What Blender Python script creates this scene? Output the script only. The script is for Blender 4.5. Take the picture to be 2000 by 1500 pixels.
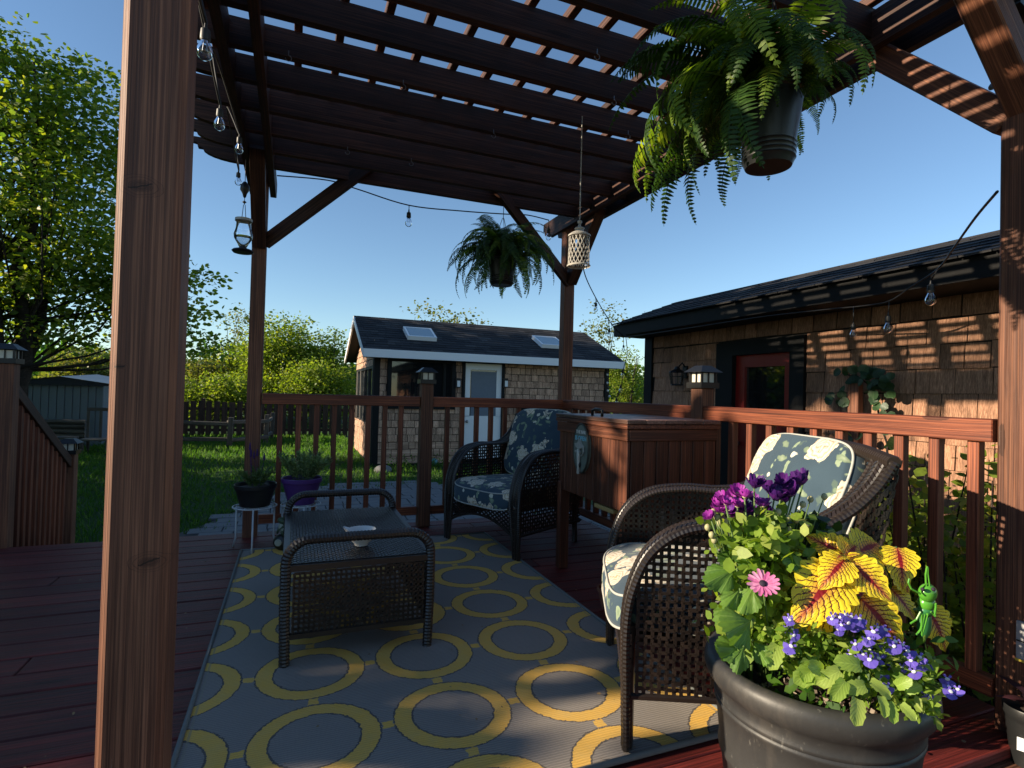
import bpy, bmesh, math, random
import numpy as np
from mathutils import Vector, Matrix, noise as mnoise
S = bpy.context.scene
COL = S.collection
for o in list(bpy.data.objects): bpy.data.objects.remove(o)
R = math.radians
# ------------------------------------------------------------------ camera, sky, sun, exposure
EYE = Vector((0, 0, 1.0)); FPX = 1074.5
yw, pt, rl = R(21.675), R(0.968), R(1.498)
FW = Vector((math.sin(yw)*math.cos(pt), math.cos(yw)*math.cos(pt), math.sin(pt)))
r0 = Vector((math.cos(yw), -math.sin(yw), 0)); u0 = r0.cross(FW)
RT = r0*math.cos(rl) + u0*math.sin(rl); UP = -r0*math.sin(rl) + u0*math.cos(rl)
cam = bpy.data.cameras.new('camera'); camo = bpy.data.objects.new('camera', cam); COL.objects.link(camo)
cam.sensor_width = 36; cam.lens = FPX/2000*36; cam.clip_end = 2000; cam.clip_start = 0.05
M = Matrix((RT, UP, -FW)).transposed().to_4x4(); M.translation = EYE
camo.matrix_world = M
S.camera = camo
SUN = Vector((-0.939, 0.118, 0.322)).normalized()
W = bpy.data.worlds.new("World"); S.world = W; W.use_nodes = True
nt = W.node_tree; nt.nodes.clear()
sky = nt.nodes.new('ShaderNodeTexSky'); sky.sky_type = 'NISHITA'; sky.sun_disc = False
sky.sun_elevation = math.asin(SUN.z); sky.sun_rotation = math.atan2(SUN.x, SUN.y)
sky.air_density = 1.0; sky.dust_density = 0.0; sky.ozone_density = 2.2; sky.altitude = 100
bg = nt.nodes.new('ShaderNodeBackground'); bg.inputs[1].default_value = 0.081
wo = nt.nodes.new('ShaderNodeOutputWorld')
tint = nt.nodes.new('ShaderNodeMixRGB'); tint.blend_type = 'MULTIPLY'; tint.inputs[0].default_value = 1; tint.inputs[2].default_value = (.92, 1.00, 1.05, 1)  # clear evening air
nt.links.new(sky.outputs[0], tint.inputs[1]); nt.links.new(tint.outputs[0], bg.inputs[0]); nt.links.new(bg.outputs[0], wo.inputs[0])
sl = bpy.data.lights.new('sun', 'SUN'); sl.energy = 5.0; sl.angle = R(0.55); sl.color = (1.0, 0.84, 0.62)
so = bpy.data.objects.new('sun', sl); COL.objects.link(so)
so.rotation_euler = SUN.to_track_quat('Z', 'Y').to_euler(); so.location = SUN*30
S.view_settings.view_transform = 'Standard'; S.view_settings.look = 'None'
S.view_settings.exposure = 1.10; S.view_settings.gamma = 1.0
S.render.engine = 'CYCLES'
S.cycles.max_bounces = 6; S.cycles.transparent_max_bounces = 8

def ray(px, py): return RT*((px-1000)/FPX) - UP*((py-750)/FPX) + FW
def PY(px, py, y): d = ray(px, py); return EYE + d*(y/d.y)
def PX(px, py, x): d = ray(px, py); return EYE + d*(x/d.x)
def PZ(px, py, z): d = ray(px, py); return EYE + d*((z-1.0)/d.z)
rnd = random.Random(7)
# ------------------------------------------------------------------ mesh builder
class MB:
    def __init__(s): s.v = []; s.f = []; s.uv = None
    def add(s, vs, fs):
        n = len(s.v); s.v += [tuple(v) for v in vs]; s.f += [tuple(i+n for i in f) for f in fs]; return s
    def box(s, c, d, m=None):
        x, y, z = d[0]/2, d[1]/2, d[2]/2
        vs = [Vector((a*x, b*y, e*z)) for a in (-1, 1) for b in (-1, 1) for e in (-1, 1)]
        if m: vs = [m @ v for v in vs]
        c = Vector(c); vs = [v + c for v in vs]
        return s.add(vs, [(0, 1, 3, 2), (4, 6, 7, 5), (0, 4, 5, 1), (2, 3, 7, 6), (0, 2, 6, 4), (1, 5, 7, 3)])
    def tube(s, pts, r, n=8, caps=True, up=None):
        pts = [Vector(p) for p in pts]; m = len(pts); rs = r if hasattr(r, '__len__') else [r]*m
        t0 = (pts[1]-pts[0]).normalized()
        a = Vector(up) if up else (Vector((0, 0, 1)) if abs(t0.z) < .9 else Vector((1, 0, 0)))
        nx = (a - t0*a.dot(t0)).normalized(); vs = []
        for i, p in enumerate(pts):
            t = (pts[min(i+1, m-1)] - pts[max(i-1, 0)])
            t = t.normalized() if t.length > 1e-9 else t0
            nx = nx - t*nx.dot(t); nx = nx.normalized() if nx.length > 1e-6 else t.orthogonal().normalized()
            ny = t.cross(nx)
            for k in range(n):
                an = 2*math.pi*k/n; vs.append(p + (nx*math.cos(an) + ny*math.sin(an))*rs[i])
        fs = [(i*n+k, i*n+(k+1) % n, (i+1)*n+(k+1) % n, (i+1)*n+k) for i in range(m-1) for k in range(n)]
        if caps: fs += [tuple(range(n))[::-1], tuple((m-1)*n+k for k in range(n))]
        return s.add(vs, fs)
    def lathe(s, prof, n=24, c=(0, 0, 0), m=None):
        c = Vector(c); vs = []
        for r, z in prof:
            for k in range(n):
                a = 2*math.pi*k/n; v = Vector((r*math.cos(a), r*math.sin(a), z))
                if m: v = m @ v
                vs.append(v + c)
        fs = [(i*n+k, i*n+(k+1) % n, (i+1)*n+(k+1) % n, (i+1)*n+k) for i in range(len(prof)-1) for k in range(n)]
        return s.add(vs, fs)
    def prism(s, poly, axis, a, b):
        # poly: 2d points; axis: index of extruded axis
        n = len(poly); vs = []
        for w in (a, b):
            for p in poly:
                q = list(p); q.insert(axis, w); vs.append(q)
        fs = [tuple(range(n))[::-1], tuple(range(n, 2*n))] + [(i, (i+1) % n, n+(i+1) % n, n+i) for i in range(n)]
        return s.add(vs, fs)
    def ball(s, c, r, n=10, m=7, sc=(1, 1, 1), rot=None):
        c = Vector(c); vs = []; 
        for i in range(m+1):
            t = math.pi*i/m
            for k in range(n):
                a = 2*math.pi*k/n
                v = Vector((math.sin(t)*math.cos(a)*r*sc[0], math.sin(t)*math.sin(a)*r*sc[1], math.cos(t)*r*sc[2]))
                if rot: v = rot @ v
                vs.append(v + c)
        return s.add(vs, [(i*n+k, (i+1)*n+k, (i+1)*n+(k+1) % n, i*n+(k+1) % n) for i in range(m) for k in range(n)])
WM = {}
def link(o, parent=None, world=None):
    COL.objects.link(o); world = world or Matrix.Identity(4)
    if parent:
        o.parent = parent; o.matrix_basis = WM[parent.name].inverted() @ world
    else: o.matrix_basis = world
    WM[o.name] = world
    return o
def mesh(name, mb, mat, smooth=False, angle=None, fix=False):
    me = bpy.data.meshes.new(name); me.from_pydata(mb.v, [], mb.f)
    if fix:
        bm = bmesh.new(); bm.from_mesh(me); bmesh.ops.remove_doubles(bm, verts=bm.verts, dist=1e-6)
        bmesh.ops.recalc_face_normals(bm, faces=bm.faces); bm.to_mesh(me); bm.free()
    me.materials.append(mat)
    if smooth:
        me.polygons.foreach_set('use_smooth', [True]*len(me.polygons))
        if angle: 
            try: me.set_sharp_from_angle(angle=R(angle))
            except Exception: pass
    me.update(); return me
def obj(name, mb, mat, parent=None, smooth=False, angle=None, world=None, fix=False, local=False):
    me = mesh(name, mb, mat, smooth, angle, fix) if isinstance(mb, MB) else mb
    o = bpy.data.objects.new(name, me)
    if local and parent: world = WM[parent.name] @ (world or Matrix.Identity(4))
    return link(o, parent, world)
def thing(name, label, cat, loc=(0, 0, 0), rotz=0, group=None):
    o = bpy.data.objects.new(name, None); o.empty_display_size = .1
    w = Matrix.Translation(loc) @ Matrix.Rotation(rotz, 4, 'Z')
    link(o, None, w); tag(o, label, cat, group); return o
def tag(o, label=None, cat=None, group=None, kind=None):
    if label: o['label'] = label
    if cat: o['category'] = cat
    if group: o['group'] = group
    if kind: o['kind'] = kind
    return o
_bc = {}
def bevbox(L, w, t, b, mat):
    k = (round(L, 3), round(w, 3), round(t, 3), round(b, 4), mat.name)
    if k not in _bc:
        bm = bmesh.new(); bmesh.ops.create_cube(bm, size=1)
        bmesh.ops.scale(bm, vec=(L, w, t), verts=bm.verts)
        if b > 0: bmesh.ops.bevel(bm, geom=list(bm.edges), offset=b, segments=1, profile=.5, affect='EDGES')
        me = bpy.data.meshes.new('board'); bm.to_mesh(me); bm.free(); me.materials.append(mat); _bc[k] = me
    return _bc[k]
def frame(p0, p1, side):
    x = (p1-p0).normalized(); s = Vector(side); y = (s - x*s.dot(x)).normalized(); z = x.cross(y)
    m = Matrix((x, y, z)).transposed().to_4x4(); m.translation = (p0+p1)/2; return m
def board(name, p0, p1, w, t, mat, parent=None, side=(0, 1, 0), b=.003):
    """beam from p0 to p1, width w along side, thickness t across it; grain along its length"""
    p0, p1 = Vector(p0), Vector(p1)
    return obj(name, bevbox((p1-p0).length, w, t, b, mat), mat, parent, world=frame(p0, p1, side))
def aabox(name, lo, hi, mat, parent=None, b=.003, axis=None):
    lo, hi = Vector(lo), Vector(hi); d = hi-lo; c = (lo+hi)/2
    ax = axis if axis is not None else max(range(3), key=lambda i: d[i])
    e = Vector((0, 0, 0)); e[ax] = d[ax]/2; sd = (ax+1) % 3; sv = Vector((0, 0, 0)); sv[sd] = 1
    return board(name, c-e, c+e, d[sd], d[(ax+2) % 3], mat, parent, sv, b)
def npmesh(name, V, F, mat, uv=None, smooth=False):
    """V (n,3), F (m,k) numpy arrays"""
    me = bpy.data.meshes.new(name); n, m, k = len(V), len(F), F.shape[1]
    me.vertices.add(n); me.vertices.foreach_set('co', V.astype(np.float32).ravel())
    me.loops.add(m*k); me.loops.foreach_set('vertex_index', F.astype(np.int32).ravel())
    me.polygons.add(m); me.polygons.foreach_set('loop_start', np.arange(0, m*k, k, dtype=np.int32))
    me.polygons.foreach_set('loop_total', np.full(m, k, dtype=np.int32))
    if smooth: me.polygons.foreach_set('use_smooth', np.ones(m, dtype=bool))
    me.update(calc_edges=True)
    if uv is not None:
        l = me.uv_layers.new(name='UVMap'); l.data.foreach_set('uv', uv[F.ravel()].astype(np.float32).ravel())
    me.materials.append(mat); return me
def scatter(name, TV, TF, pos, dirs, size, mat, rng, roll=None, uvT=None, ups=None):
    """copies of a template (TV lies in xy, y forward, z normal) at pos with forward=dirs"""
    N = len(pos); TV = np.array(TV, float); TF = np.array(TF)
    d = dirs/np.maximum(np.linalg.norm(dirs, axis=1, keepdims=True), 1e-9)
    if ups is None: ups = rng.normal(size=(N, 3)) + np.array([0, 0, 1.2])
    x = np.cross(d, ups); x /= np.maximum(np.linalg.norm(x, axis=1, keepdims=True), 1e-9); z = np.cross(x, d)
    sz = np.broadcast_to(size, (N,)).reshape(N, 1, 1)
    V = (TV[None, :, 0:1]*x[:, None, :] + TV[None, :, 1:2]*d[:, None, :] + TV[None, :, 2:3]*z[:, None, :])*sz + pos[:, None, :]
    F = TF[None]+(np.arange(N)*len(TV))[:, None, None]
    uv = None if uvT is None else np.tile(np.array(uvT, float), (N, 1))
    return npmesh(name, V.reshape(-1, 3), F.reshape(-1, TF.shape[1]), mat, uv)
# ------------------------------------------------------------------ materials
class NT:
    def __init__(s, name):
        s.m = bpy.data.materials.new(name); s.m.use_nodes = True; s.t = s.m.node_tree; s.t.nodes.clear()
        s.out = s.n('OutputMaterial')
    def n(s, typ, **kw):
        nd = s.t.nodes.new('ShaderNode'+typ)
        for k, v in kw.items():
            if k.startswith('i_'): nd.inputs[int(k[2:])].default_value = v
            else: setattr(nd, k, v)
        return nd
    def l(s, a, b): s.t.links.new(a, b)
    def put(s, sock, v):
        if hasattr(v, 'is_linked') or hasattr(v, 'links'): s.l(v, sock)
        else: sock.default_value = v
    def math(s, op, a, b=0.0, c=0.0, clamp=False):
        nd = s.n('Math', operation=op); nd.use_clamp = clamp
        s.put(nd.inputs[0], a); s.put(nd.inputs[1], b); s.put(nd.inputs[2], c); return nd.outputs[0]
    def vmath(s, op, a, b=(0, 0, 0)):
        nd = s.n('VectorMath', operation=op); s.put(nd.inputs[0], a)
        if op == 'SCALE': s.put(nd.inputs[3], b)
        else: s.put(nd.inputs[1], b)
        return nd.outputs[1] if op in ('LENGTH', 'DISTANCE', 'DOT_PRODUCT') else nd.outputs[0]
    def mix(s, f, a, b, typ='MIX'):
        nd = s.n('MixRGB', blend_type=typ); s.put(nd.inputs[0], f)
        s.put(nd.inputs[1], a if not isinstance(a, tuple) else (*a[:3], 1)); s.put(nd.inputs[2], b if not isinstance(b, tuple) else (*b[:3], 1)); return nd.outputs[0]
    def noise(s, vec, sc, det=4, rough=.55, dist=0):
        nd = s.n('TexNoise'); s.l(vec, nd.inputs['Vector']); nd.inputs['Scale'].default_value = sc
        nd.inputs['Detail'].default_value = det; nd.inputs['Roughness'].default_value = rough; nd.inputs['Distortion'].default_value = dist
        return nd.outputs[0]
    def ramp(s, f, stops):
        nd = s.n('ValToRGB'); s.l(f, nd.inputs[0]); e = nd.color_ramp.elements
        while len(e) < len(stops): e.new(.5)
        for i, (p, c) in enumerate(stops): e[i].position = p; e[i].color = (*c[:3], 1) if len(c) > 1 else (c[0],)*3+(1,)
        return nd.outputs[0]
    def map(s, vec, sc=(1, 1, 1), loc=(0, 0, 0), rot=(0, 0, 0)):
        nd = s.n('Mapping'); s.l(vec, nd.inputs[0]); nd.inputs[1].default_value = loc; nd.inputs[2].default_value = rot; nd.inputs[3].default_value = sc; return nd.outputs[0]
    def bump(s, h, st, dist=.002):
        nd = s.n('Bump'); nd.inputs['Strength'].default_value = st; nd.inputs['Distance'].default_value = dist; s.l(h, nd.inputs['Height']); return nd.outputs[0]
    K = .74  # all base colours scaled down so shade renders darker under the raised exposure
    def pbr(s, col, rough=.5, metal=0, bump=None, spec=.5, **kw):
        k = s.K; p = s.n('BsdfPrincipled'); s.put(p.inputs['Base Color'], s.mix(1, col, (k, k, k), 'MULTIPLY'))
        s.put(p.inputs['Roughness'], rough); p.inputs['Metallic'].default_value = metal
        p.inputs['Specular IOR Level'].default_value = spec
        for k, v in kw.items(): s.put(p.inputs[k.replace('_', ' ')], v)
        if bump is not None: s.l(bump, p.inputs['Normal'])
        s.l(p.outputs[0], s.out.inputs[0]); return p
    def objco(s, rand=9.0):
        tc = s.n('TexCoord'); oi = s.n('ObjectInfo')
        v = s.vmath('SCALE', s.n('CombineXYZ').outputs[0], 1.0)
        cx = s.n('CombineXYZ'); r = s.math('MULTIPLY', oi.outputs['Random'], rand)
        s.l(r, cx.inputs[0]); s.l(s.math('MULTIPLY', oi.outputs['Random'], rand*3.7), cx.inputs[1]); s.l(s.math('MULTIPLY', oi.outputs['Random'], rand*1.9), cx.inputs[2])
        s.rand = oi.outputs['Random']
        return s.vmath('ADD', tc.outputs['Object'], cx.outputs[0])
def wood(name, c, c2, rough=.6, gs=38, bump=.5, var=.35, wear=0.0, wearc=(.3, .22, .17), knots=True, spots=None):
    s = NT(name); co = s.objco()
    st = s.map(co, (1.0, gs*4.2, gs*4.2)); w = s.noise(s.map(co, (1.6, 6, 6)), 1.0, 2, .5)
    st = s.vmath('ADD', st, s.vmath('SCALE', s.map(co, (0, 0, 0)), 0))
    cx = s.n('CombineXYZ'); s.l(s.math('MULTIPLY', w, 3.5), cx.inputs[1]); st2 = s.vmath('ADD', st, cx.outputs[0])
    g = s.noise(st2, 1.0, 5, .65)
    fine = s.noise(s.map(co, (5, gs*11, gs*11)), 1.0, 3, .7); broad = s.noise(s.map(co, (.9, gs*1.1, gs*1.1), (4, 2, 7)), 1.0, 3, .6)
    f = s.math('ADD', s.math('ADD', s.math('MULTIPLY', g, .5), s.math('MULTIPLY', fine, .28)), s.math('MULTIPLY', broad, .22))
    cm_ = tuple((x+y)/2 for x, y in zip(c, c2)); col = s.ramp(f, [(.40, tuple(x*.7 for x in c2)), (.49, c2), (.56, c), (.70, tuple(min(1, x*1.4) for x in c))])
    dl = s.ramp(s.noise(s.map(co, (1.0, gs*9, gs*9), (1, 5, 3)), 1.0, 3, .6), [(.38, (.6,)), (.48, (0,))]); col = s.mix(dl, col, tuple(x*.45 for x in c2))
    ll = s.ramp(s.noise(s.map(co, (1.6, gs*8, gs*8), (6, 2, 9)), 1.0, 2, .6), [(.56, (0,)), (.66, (.45,))]); col = s.mix(ll, col, tuple(min(1, x*1.6) for x in c))
    h = s.math('SUBTRACT', f, s.math('MULTIPLY', dl, .4))
    if spots:
        sp = s.n('SeparateXYZ'); tc2 = s.n('TexCoord'); s.l(tc2.outputs['Object'], sp.inputs[0]); wn2 = s.noise(tc2.outputs['Object'], 40, 3, .6)
        for (kx, ky, kr) in spots:
            dx = s.math('SUBTRACT', sp.outputs[0], kx); dy = s.math('MULTIPLY', s.math('SUBTRACT', sp.outputs[1], ky), .55)
            d = s.math('ADD', s.math('SQRT', s.math('ADD', s.math('MULTIPLY', dx, dx), s.math('MULTIPLY', dy, dy))), s.math('MULTIPLY', s.math('SUBTRACT', wn2, .5), kr*.7))
            col = s.mix(s.math('MULTIPLY', s.math('LESS_THAN', d, kr*1.5), .30), col, c2); col = s.mix(s.math('MULTIPLY', s.math('LESS_THAN', d, kr*.7), .6), col, tuple(x*.4 for x in c2))
            ck = s.math('ABSOLUTE', s.math('SUBTRACT', dx, s.math('ADD', s.math('MULTIPLY', s.math('SINE', s.math('MULTIPLY', dy, 130)), kr*.5), s.math('MULTIPLY', s.math('SUBTRACT', wn2, .5), kr*1.2))))
            ck = s.math('MULTIPLY', s.math('LESS_THAN', ck, .0011), s.math('LESS_THAN', s.math('ABSOLUTE', dy), kr*.8)); col = s.mix(s.math('MULTIPLY', ck, .8), col, (.01, .006, .005))
            rgk = s.math('MULTIPLY', s.math('LESS_THAN', s.math('ABSOLUTE', s.math('SINE', s.math('MULTIPLY', d, 8.0/kr))), .35), s.math('LESS_THAN', d, kr*1.6)); col = s.mix(s.math('MULTIPLY', rgk, .45), col, tuple(x*.3 for x in c2))
    if knots:
        vo = s.n('TexVoronoi'); s.l(s.map(co, (1.7, 9, 9)), vo.inputs['Vector']); vo.inputs['Scale'].default_value = 1.0
        k = s.math('LESS_THAN', s.math('ADD', vo.outputs['Distance'], s.math('MULTIPLY', fine, .07)), .13)
        col = s.mix(s.math('MULTIPLY', k, .75), col, tuple(x*.35 for x in c2))
        crk = s.math('GREATER_THAN', s.noise(s.map(co, (1.0, gs*2.2, gs*2.2), (3, 1, 2)), 1.0, 2, .5), .74); col = s.mix(s.math('MULTIPLY', crk, .7), col, tuple(x*.25 for x in c2))
    big = s.noise(s.map(co, (1, 3, 3)), 2.2, 3, .6)
    col = s.mix(1.0, col, s.ramp(big, [(.3, (1-var,)), (.7, (1+var*.3,))]), 'MULTIPLY')
    tone = s.math('ADD', s.math('MULTIPLY', s.rand, .45), .78)
    cc = s.n('CombineXYZ'); [s.l(tone, cc.inputs[i]) for i in range(3)]
    col = s.mix(1.0, col, cc.outputs[0], 'MULTIPLY')
    if wear:
        wn = s.noise(s.map(co, (2.5, 30, 30)), 1.7, 6, .75)
        wf = s.math('MULTIPLY', s.math('GREATER_THAN', wn, .66), wear)
        col = s.mix(wf, col, wearc)
    rg = s.math('ADD', s.math('MULTIPLY', f, .3), rough-.15)
    s.pbr(col, rg, bump=s.bump(h, bump, .003), spec=.35); return s.m
def plain(name, c, rough=.5, metal=0, var=.15, sc=14, bump=.0, spec=.5, c2=None, **kw):
    s = NT(name); co = s.objco(); n = s.noise(co, sc, 5, .6)
    col = s.mix(n, tuple(x*(1-var) for x in c), c2 or tuple(min(1, x*(1+var)) for x in c))
    b = s.bump(s.noise(co, sc*6, 4, .6), bump, .002) if bump else None
    s.pbr(col, rough, metal, b, spec, **kw); return s.m
def leafmat(name, a, b, trans=.45, rough=.45, island=True, c=None, glow=1.0):
    s = NT(name)
    if island: r = s.n('NewGeometry').outputs['Random Per Island']
    else: r = s.n('ObjectInfo').outputs['Random']
    stops = [(0, a), (.75, b)] + ([(1, c)] if c else [])
    col = s.mix(1, s.ramp(r, stops), (.85, .85, .85), 'MULTIPLY')
    tc = s.n('TexCoord'); col = s.mix(1, col, s.ramp(s.noise(tc.outputs['Object'], 60, 3), [(.3, (.8,)), (.7, (1.15,))]), 'MULTIPLY')
    p = s.n('BsdfPrincipled'); s.l(col, p.inputs['Base Color']); p.inputs['Roughness'].default_value = rough; p.inputs['Specular IOR Level'].default_value = .35
    t = s.n('BsdfTranslucent'); s.l(s.mix(1, col, (1.9*glow, 1.9*glow, .6*glow), 'MULTIPLY'), t.inputs[0])
    mx = s.n('MixShader'); mx.inputs[0].default_value = trans; s.l(p.outputs[0], mx.inputs[1]); s.l(t.outputs[0], mx.inputs[2])
    s.l(mx.outputs[0], s.out.inputs[0]); return s.m
def glassmat(name, tint=(.9, .95, 1), rough=.02, alpha=.25):
    s = NT(name); g = s.n('BsdfGlossy'); g.inputs[0].default_value = (*tint, 1); g.inputs[1].default_value = rough
    t = s.n('BsdfTransparent'); t.inputs[0].default_value = (*tint, 1); mx = s.n('MixShader')
    lw = s.n('LayerWeight'); lw.inputs[0].default_value = .22
    s.l(s.math('ADD', lw.outputs['Fresnel'], alpha, clamp=True), mx.inputs[0]); s.l(t.outputs[0], mx.inputs[1]); s.l(g.outputs[0], mx.inputs[2])
    s.l(mx.outputs[0], s.out.inputs[0]); return s.m
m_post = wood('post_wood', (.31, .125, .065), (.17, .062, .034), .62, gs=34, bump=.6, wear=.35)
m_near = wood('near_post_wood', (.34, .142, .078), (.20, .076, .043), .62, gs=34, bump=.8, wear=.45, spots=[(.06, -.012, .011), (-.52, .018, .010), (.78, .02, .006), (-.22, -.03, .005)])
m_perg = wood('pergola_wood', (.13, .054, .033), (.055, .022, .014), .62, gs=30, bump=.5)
m_rail = wood('rail_wood', (.38, .105, .042), (.20, .045, .020), .5, gs=30, bump=.35)
m_bal = wood('baluster_wood', (.34, .10, .045), (.18, .048, .024), .55, gs=30, bump=.35)
m_deck = wood('deck_wood', (.25, .034, .026), (.13, .018, .015), .55, gs=26, bump=.8, wear=.55, wearc=(.26, .10, .08), knots=True)
m_step = wood('step_wood', (.24, .105, .06), (.13, .05, .03), .6, gs=26, bump=.7, wear=.4)
m_chest = wood('chest_wood', (.21, .072, .036), (.095, .029, .016), .5, gs=24, bump=.4)
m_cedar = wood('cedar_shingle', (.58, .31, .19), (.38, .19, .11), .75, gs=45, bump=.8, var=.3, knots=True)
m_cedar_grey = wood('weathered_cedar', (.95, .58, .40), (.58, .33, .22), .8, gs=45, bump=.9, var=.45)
m_fence = wood('fence_wood', (.13, .075, .05), (.07, .04, .03), .8, gs=30, bump=.5)
m_grey = wood('grey_wood', (.22, .20, .18), (.11, .10, .09), .85, gs=30, bump=.6)
m_black = plain('black_paint', (.010, .010, .011), .6, var=.4, sc=4, spec=.2)
m_bpl = plain('black_plastic', (.016, .017, .018), .38, var=.3, sc=9, bump=.15)
m_white = plain('white_paint', (1.1, 1.12, 1.16), .45, var=.06)
m_fascia = plain('white_fascia', (1.1, 1.12, 1.18), .5, var=.08, sc=3)
m_metal = plain('dark_metal', (.03, .03, .032), .4, metal=.6)
m_steel = plain('grey_metal', (.35, .35, .36), .35, metal=.9)
m_cord = plain('cord_rubber', (.012, .012, .013), .5)
m_soil = plain('soil', (.045, .022, .013), .95, var=.9, sc=60, bump=1.0, c2=(.12, .07, .045))
m_bulb = glassmat('bulb_glass', (.95, .97, 1), .02, .04)
m_glass = glassmat('dark_window_glass', (.75, .82, .88), .01, .3)
m_twig = wood('bark', (.06, .045, .035), (.025, .018, .014), .9, gs=12, bump=1.0, knots=False)
def roofmat():
    s = NT('roof_shingle'); co = s.objco(3); r = s.n('NewGeometry').outputs['Random Per Island']
    col = s.ramp(r, [(0, (.012, .013, .017)), (.6, (.028, .029, .034)), (1, (.062, .060, .062))])
    gr = s.noise(co, 300, 2); col = s.mix(1, col, s.ramp(gr, [(.3, (.6,)), (.7, (1.5,))]), 'MULTIPLY')
    s.pbr(col, .85, bump=s.bump(gr, .6, .003), spec=.3); return s.m
m_roof = roofmat()
def wickermat():
    s = NT('wicker'); co = s.objco(1); r = s.n('NewGeometry').outputs['Random Per Island']
    n = s.noise(co, 90, 4, .6)
    col = s.mix(r, (.009, .0068, .0058), (.034, .023, .018)); col = s.mix(s.math('MULTIPLY', n, .5), col, (.02, .014, .012))
    s.pbr(col, s.math('ADD', s.math('MULTIPLY', n, .25), .22), bump=s.bump(n, .25, .001), spec=.55); return s.m
m_wick = wickermat()
# ------------------------------------------------------------------ ground, lawn, path
def groundmat():
    s = NT('lawn_soil'); tc = s.n('TexCoord'); co = tc.outputs['Object']
    n = s.noise(co, 1.3, 5, .6); n2 = s.noise(co, 30, 4, .7)
    col = s.ramp(s.math('ADD', s.math('MULTIPLY', n, .6), s.math('MULTIPLY', n2, .4)), [(.3, (.018, .045, .010)), (.55, (.035, .085, .018)), (.75, (.06, .12, .03))])
    s.pbr(col, .9, bump=s.bump(n2, .8, .02), spec=.2); return s.m
GZ = -.45
g = MB(); n = 40
xs = [-900, -300, -120, -60, -30, -20] + [-16+2*i for i in range(17)] + [22, 34, 60, 140, 300, 900]
ysr = [-40, -10, 0] + [2+2*i for i in range(15)] + [36, 48, 70, 110, 200, 400, 900]
def gz(x, y):
    z = GZ
    if y > 22: z += .012*(min(y, 200)-22)
    z += .03*mnoise.noise(Vector((x*.15, y*.15, 0))) if abs(x) < 60 and y < 100 else 0
    return z
for y in ysr:
    for x in xs: g.v.append((x, y, gz(x, y)))
nx = len(xs)
g.f = [(j*nx+i, j*nx+i+1, (j+1)*nx+i+1, (j+1)*nx+i) for j in range(len(ysr)-1) for i in range(nx-1)]
tag(obj('ground', g, groundmat(), smooth=True), kind='structure')
m_grass = leafmat('grass_blades', (.045, .135, .015), (.08, .19, .025), .4, .6, c=(.13, .24, .035))
rng = np.random.default_rng(3)
TG = [(-.09, 0, 0), (.09, 0, 0), (.05, .55, .05), (0, 1, .22), (-.05, .55, .05)]
def grass(name, N, x0, x1, y0, y1, size, excl=None):
    px = rng.uniform(x0, x1, N); py = y0 + (y1-y0)*rng.uniform(0, 1, N)**1.35
    if excl is not None: k = excl(px, py); px, py = px[k], py[k]
    n = len(px); pos = np.stack([px, py, np.full(n, GZ)], 1)
    d = rng.normal(size=(n, 3))*.5; d[:, 2] = 1.0
    sz = size*(.6+.8*rng.random(n))*(1+py/14)
    me = scatter(name, TG, [(0, 1, 2, 3, 4)], pos, d, sz, m_grass, rng, ups=rng.normal(size=(n, 3)))
    return tag(obj(name, me, m_grass), kind='stuff', label='short green lawn grass behind the deck', cat='grass')
E1 = [PZ(x, y, GZ) for x, y in ((300, 1062), (345, 1049), (400, 1030), (470, 1000), (560, 968), (640, 951), (760, 944), (880, 950), (960, 957), (1100, 962))]
def pathtop(x):
    for a, b in zip(E1, E1[1:]):
        if a.x <= x <= b.x: return a.y + (b.y-a.y)*(x-a.x)/(b.x-a.x)
    return -99 if x < E1[0].x else E1[-1].y
pt_np = np.vectorize(pathtop)
grass('lawn_grass', 70000, -7.5, 3.6, 4.3, 18.0, .045, lambda x, y: ((y > pt_np(x)+.02) | (x < -1.2)) & ~((x > 1.45) & (y > 10.4)) & ~((x > -2.2) & (x < -.4) & (y < 5.6) & (y < 4.9)))
pth = MB(); poly = [(-.95, 4.1)] + [(p.x, p.y) for p in E1] + [(3.4, 4.1)]
pth.prism([(a, b) for a, b in poly], 2, GZ-.02, GZ+.03)
m_sand = plain('joint_sand', (.10, .095, .085), .95, var=.4, sc=40)
path = tag(obj('garden_path', pth, m_sand, fix=True), kind='structure')
m_paver = plain('paver', (.20, .20, .205), .85, var=.35, sc=9, bump=.6)
pvm = [bevbox(.29, .19, .03, .006, m_paver), bevbox(.19, .19, .03, .006, m_paver)]
row = 0; y = 4.35; r_ = random.Random(5); npv = 0
while y < 9.2:
    x = -.9 + (row % 2)*.11
    while x < 3.2:
        k = r_.random() < .35; L = .20 if k else .30
        if y+.12 < pathtop(x+L/2) and npv < 295 and (x < 2.2 or y > 4.6):
            m = Matrix.Translation((x+L/2, y+.1, GZ+.036+r_.uniform(-.003, .003))) @ Matrix.Rotation(r_.uniform(-.02, .02), 4, 'Z')
            obj('paver', pvm[1 if k else 0], m_paver, path, world=m); npv += 1
        x += L
    y += .2; row += 1
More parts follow.
